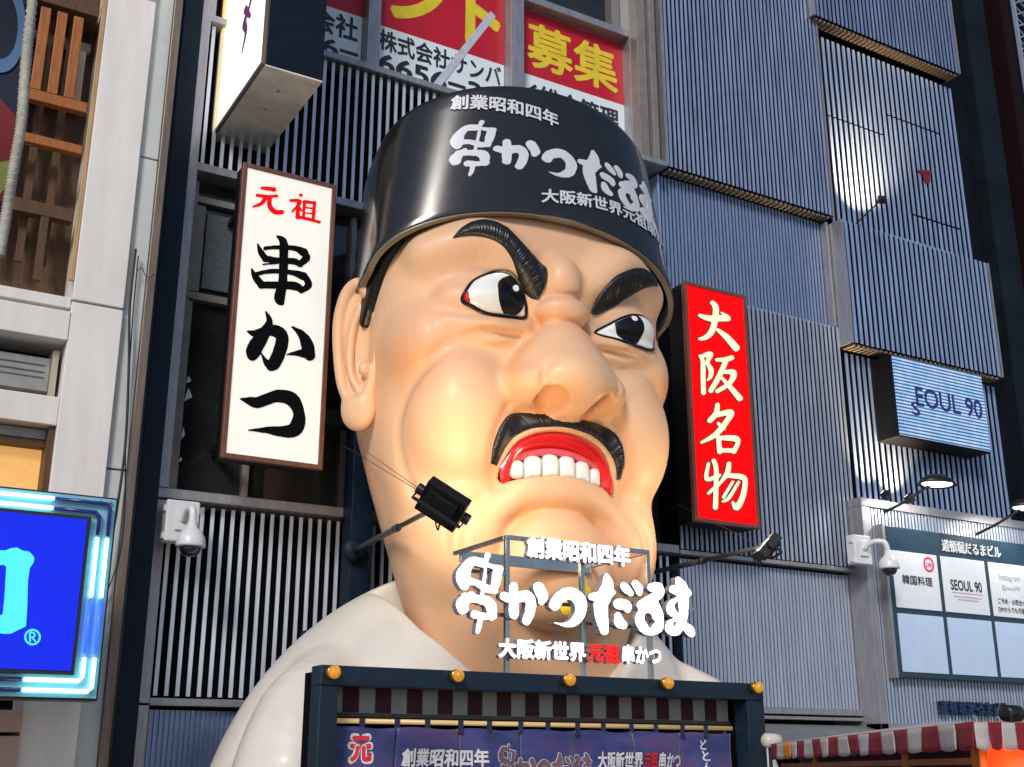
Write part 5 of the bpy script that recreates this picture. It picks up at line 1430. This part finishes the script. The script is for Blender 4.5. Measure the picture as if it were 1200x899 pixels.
# ------------------------------------------------------------------ dome cameras
cam_white = mat('white camera plastic', (.70, .71, .73), .35, var=.05, coat=.2)
smoke = mat('smoked dome', (.008, .008, .010), .05, coat=1.0)
def dome_camera(label, u, v, Y, s, armdir):
    o = at(u, v, Y); t = thing('security_camera', label, 'camera', tuple(o), 0, 'white dome cameras')
    f = MB(); f.box(-.28 * s, .28 * s, -.05, .22, -.34 * s, .36 * s); pl = f.build('back_box', cam_white, t, bevel=.03)
    f = MB()
    for x in (-.31, .285):
        for z in (-.24, .22): f.box(x * s, (x + .03) * s, 0, .10, (z - .05) * s, (z + .05) * s)
    f.build('hinge', cam_white, pl)
    f = MB(); f.box(-.13 * s, .13 * s, -.09, -.052, -.15 * s, .22 * s); f.build('mount_plate', cam_white, pl, bevel=.01)
    ax = armdir * .34 * s
    f = MB(); f.tube(smooth_loop([(0, -.08, .02), (ax * .25, -.28, .16 * s), (ax * .8, -.46, .14 * s), (ax, -.50, -.04 * s), (ax, -.50, -.16 * s)], 8, False), .062 * s, 14); f.build('arm', cam_white, t, True)
    c = (ax, -.50, -.18 * s)
    f = MB(); f.lathe([(.07 * s, .12 * s), (.085 * s, .04 * s), (.10 * s, 0), (.17 * s, -.06 * s), (.225 * s, -.17 * s), (.24 * s, -.28 * s), (.235 * s, -.31 * s), (.19 * s, -.315 * s)], c, n=32); hd = f.build('shroud', cam_white, t, True)
    f = MB(); f.lathe([(.175 * s, -.318 * s), (.17 * s, -.36 * s), (.14 * s, -.42 * s), (.08 * s, -.46 * s), (.01 * s, -.475 * s)], c, n=28); f.build('dome', smoke, hd, True)
dome_camera('white dome camera on a white box beside the left louvre', 213, 612, 19.3, .98, .12)
dome_camera('white dome camera with a swan neck beside the directory board', 1010, 645, 19.1, .95, .85)

# ------------------------------------------------------------------ gooseneck lamps over the fascia
def wall_lamp(label, u, v, Y):
    o = at(u, v, Y); t = thing('wall_lamp', label, 'lamp', tuple(o), 0, 'black gooseneck lamps over the fascia')
    root = np.array([-.75, 19.5 - Y, -.62])
    f = MB(); f.tube(smooth_loop([root, root * .55 + np.array([0, 0, -.02]), root * .2 + np.array([0, 0, .03]), (0, 0, .06)], 8, False), .034, 8); f.tube([root + np.array([0, 0, -.12]), root + np.array([0, 0, .03])], .05, 8); f.build('arm', black_metal, t, True)
    f = MB(); f.lathe([(.08, .20), (.20, .17), (.34, .06), (.40, -.05), (.39, -.055), (.32, .04), (.1, .12)], n=28)
    f.V = [(x * 1.35, y * .9, z) for x, y, z in f.V]; sh = f.build('lamp_shade', black_metal, t, True)
    f = MB(); f.lathe([(.32, -.02), (.30, -.04), (.10, -.06)], n=24); f.V = [(x * 1.3, y * .9, z) for x, y, z in f.V]; f.build('lamp_glass', mat('lit lamp diffuser', (.9, .9, .9), .3, emit=(1, .95, .88), estr=1.6), sh, True)
    L = bpy.data.lights.new('lamp_light', 'SPOT'); L.energy = 150; L.color = (1, .93, .84); L.spot_size = R_(150); L.spot_blend = .6; L.shadow_soft_size = .2
    q = bpy.data.objects.new('lamp_light', L); link(q, t); q.location = (0, 0, -.09); q.rotation_euler = (R_(28), 0, 0)
wall_lamp('black gooseneck lamp shining on the fascia below the LED screen', 1098, 566, 18.4)
wall_lamp('black gooseneck lamp cut by the right picture edge', 1204, 594, 18.4)
# small uplights added on facade ledges to make the light splashes on the panels
def added_uplight(label, pos, aim, power, size, base, col=(1, .74, .45)):
    t = thing('added_uplight', label, 'lamp', pos, 0, None)
    d = np.array(aim, float) - np.array(pos, float)
    q = Vector(tuple(d)).to_track_quat('-Z', 'Y').to_matrix()
    f = MB(); f.box(-.09, .09, -.07, .07, -.02, .14); f.box(-.10, .10, -.08, -.071, -.05, .05); f.box(-.10, .10, .071, .08, -.05, .05)
    f.V = [tuple(q @ Vector(v)) for v in f.V]; f.build('body', black_metal, t, bevel=.006)
    f = MB(); f.box(-.08, .08, -.06, .06, -.027, -.0205); f.V = [tuple(q @ Vector(v)) for v in f.V]; f.build('lens', lens, t)
    f = MB(); f.tube([(0, 0, -.02), tuple(np.array(base) - np.array(pos))], .02, 6); f.build('stem', black_metal, t)
    L = bpy.data.lights.new('uplight_beam', 'SPOT'); L.energy = power; L.color = col; L.spot_size = R_(size); L.spot_blend = 1.0; L.shadow_soft_size = .05
    o = bpy.data.objects.new('uplight_beam', L); link(o, t); o.location = q @ Vector((0, 0, -.06)); o.rotation_euler = q.to_euler()
added_uplight('small added uplight standing over the top ledge of the projecting right panel', (21.6, 18.6, 15.1), (22.2, 19.85, 16.6), 1500, 74, (21.55, 19.5, 14.74))
added_uplight('small added uplight on the fascia cap below the LED screen', (22.3, 19.30, 7.72), (22.3, 19.9, 8.9), 420, 95, (22.3, 19.45, 7.56))
added_uplight('small added uplight on the fascia cap at the left end below the LED screen', (21.5, 19.30, 7.72), (21.5, 19.9, 9.2), 330, 80, (21.5, 19.45, 7.56))
# warm strip hidden above the louvred underside of the top right panel
st = thing('strip_light', 'warm strip lamp in the louvred underside of the uppermost right panel', 'lamp', (23.6, 19.72, 20.80))
f = MB(); f.box(-2.6, 2.6, -.05, .05, -.02, .03); f.build('body', mat('lit warm strip', (.8, .6, .4), .4, emit=(1, .66, .34), estr=2.2), st)
L = bpy.data.lights.new('strip_glow', 'AREA'); L.shape = 'RECTANGLE'; L.size = 5.0; L.size_y = .3; L.energy = 5; L.color = (1, .80, .58)
q = bpy.data.objects.new('strip_glow', L); link(q, st); q.location = (0, .05, -.20)

# ------------------------------------------------------------------ striped awning stall at the lower right
ao = at(1142, 870, 6.1)
aw = thing('striped_awning', 'red and white striped awning with scalloped edge over a stall at the lower right corner', 'awning', tuple(ao))
red_c = mat('red awning cloth', (.20, .006, .018), .75, var=.2); white_c = mat('white awning cloth', (.46, .42, .40), .75, var=.12, scale=6)
orange_c = mat('orange awning cloth', (.80, .24, .01), .7)
near_t = at(1140, 846, 6.1); far_t = at(904, 884, 12.6); far_t[2] = near_t[2] - .03
end_t = near_t + np.array([2.0, -.10, .0])
def scallops(p0, p1, n, drop, cols):
    for k in range(n):
        a = p0 + (p1 - p0) * k / n; b = p0 + (p1 - p0) * (k + 1) / n
        V = []; F = []
        m_ = 11
        nr = np.cross(p1 - p0, (0, 0, 1.)); nr /= np.linalg.norm(nr)
        for i in range(m_):
            t_ = i / (m_ - 1); q = a + (b - a) * t_
            w_ = math.sin(math.pi * t_)
            for j in range(5):
                v = j / 4
                z = -drop * v * (.90 + .10 * w_ ** .7)
                V.append(q + nr * (.018 * v * math.sin(k * 1.7 + t_ * 3) + .010 * w_ * v) + np.array([0, 0, z]) - ao)
        for i in range(m_ - 1):
            for j in range(4): F.append((i * 5 + j, i * 5 + j + 1, (i + 1) * 5 + j + 1, (i + 1) * 5 + j))
        o = to_mesh_obj('valance_stripe', V, F, cols(k), aw, True)
        s_ = o.modifiers.new('thick', 'SOLIDIFY'); s_.thickness = .008
scallops(far_t, near_t, 19, .20, lambda k: orange_c if k in (2,) else (red_c if k % 2 == 0 else white_c))
scallops(near_t + np.array([.012, 0, 0]), end_t, 14, .20, lambda k: white_c if k % 2 == 0 else red_c)
dr = (far_t - near_t) / np.linalg.norm(far_t - near_t)
f = MB()
f.add([tuple(far_t + [0, 0, .004] - ao), tuple(near_t + [0, 0, .004] - ao), tuple(near_t + [1.0, 1.2, .05] - ao), tuple(far_t + [1.2, 0, .05] - ao)], [(0, 1, 2, 3)])
f.add([tuple(near_t + [0, 0, .004] - ao), tuple(end_t + [0, 0, .004] - ao), tuple(end_t + [0, 1.2, .05] - ao), tuple(near_t + [1.0, 1.2, .05] - ao)], [(0, 1, 2, 3)])
f.build('canopy', white_c, aw)
for d_ in (.35, 2.1, 5.6):
    q = near_t + dr * d_ + [.12, -.07, 0] - ao
    f = MB(); f.box(q[0] - .04, q[0] + .04, q[1] - .04, q[1] + .04, -ao[2], q[2] - .02); f.build('post', wood, aw, bevel=.008)
f = MB(); f.bar(near_t + dr * .4 + [.12, -.07, -.27] - ao, far_t + [.12, -.07, -.27] - ao, .05); f.build('crossbar', wood, aw)
f = MB(); q0, q1 = near_t + [.55, .5, -.06] - ao, far_t + [.5, 0, -.06] - ao; f.add([tuple(q0), tuple(q1), tuple(q1 - [0, 0, 1.75]), tuple(q0 - [0, 0, 1.75])], [(0, 1, 2, 3)]); f.build('stall_wall', mat('dark plum cloth', (.05, .010, .03), .8), aw)
lp = at(1192, 900, 6.3)
lan = thing('paper_lantern', 'glowing red orange paper lantern under the striped awning', 'lantern', tuple(lp))
f = MB(); pr = []
for i in range(41):
    t_ = i / 40; z = .23 - .46 * t_
    pr.append((.17 * (1 - abs(2 * t_ - 1) ** 2.6) ** .5 * .8 + .08 + .005 * math.cos(i * math.pi), z))
f.lathe(pr, n=32); f.build('paper', mat('lit lantern paper', (.7, .06, .015), .6, var=.3, scale=5, emit=(1.0, .045, .006), estr=1.1), lan, True)
f = MB(); f.lathe([(.11, .225), (.11, .265), (.07, .27)], n=24); f.lathe([(.07, -.27), (.11, -.265), (.11, -.225)], n=24); f.build('cap', black_metal, lan, True)
f = MB(); f.tube([(0, 0, .26), (0, 0, .42)], .008, 6); f.build('cord', black_metal, lan)
L = bpy.data.lights.new('lantern_glow', 'POINT'); L.energy = 4; L.color = (1, .35, .10); L.shadow_soft_size = .2
q = bpy.data.objects.new('lantern_glow', L); link(q, lan); q.location = (-.32, -.1, -.05)
# round lamp by the right post of the booth
rl = at(905, 868, 13.2)
t = thing('bulkhead_lamp', 'pale round lamp head beside the right post of the booth', 'lamp', tuple(rl))
f = MB(); f.lathe([(.02, -.15), (.085, -.12), (.10, -.03), (.10, .12), (.06, .16)], (0, 0, 0), 'x', 20); f.V = [(-x, y, z) for x, y, z in f.V]; fix_normals(f.build('head', mat('cream lamp', (.62, .58, .50), .35), t, True))
f = MB(); f.tube([(-.05, 0, -.02), (-.05, .0, -rl[2] * .98)], .025, 8); f.build('stem', black_metal, t, True)
tb = at(1184, 836, 9.0)
t = thing('stall_spotlight', 'small black lamp above the striped awning at the right edge', 'lamp', tuple(tb))
f = MB(); f.lathe([(.05, -.1), (.09, -.09), (.09, .13), (.06, .15)], (0, 0, 0), 'x', 16); f.box(-.02, .02, -.02, .02, -2.0, -.02); f.build('body', black_metal, t, True)

# pieces that stand apart become objects of their own
SPLIT_NAMES = ('hair', 'rail', 'ledge', 'panel_edge', 'column', 'support_steel', 'window_frame', 'light_column', 'lower_tile', 'crosspiece', 'screw', 'bracket', 'hinge', 'post', 'core_wall', 'fascia_frame', 'inner_window_frame', 'face_trim', 'upright_slat', 'torn_paper', 'cap', 'loop', 'valance_stripe')
for o in [o for o in bpy.data.objects if o.type == 'MESH' and o.parent is not None and o.name.split('.')[0] in SPLIT_NAMES and not (o.name.split('.')[0] == 'cap' and o.parent.name == 'chef_statue')]:
    loose_split(o)
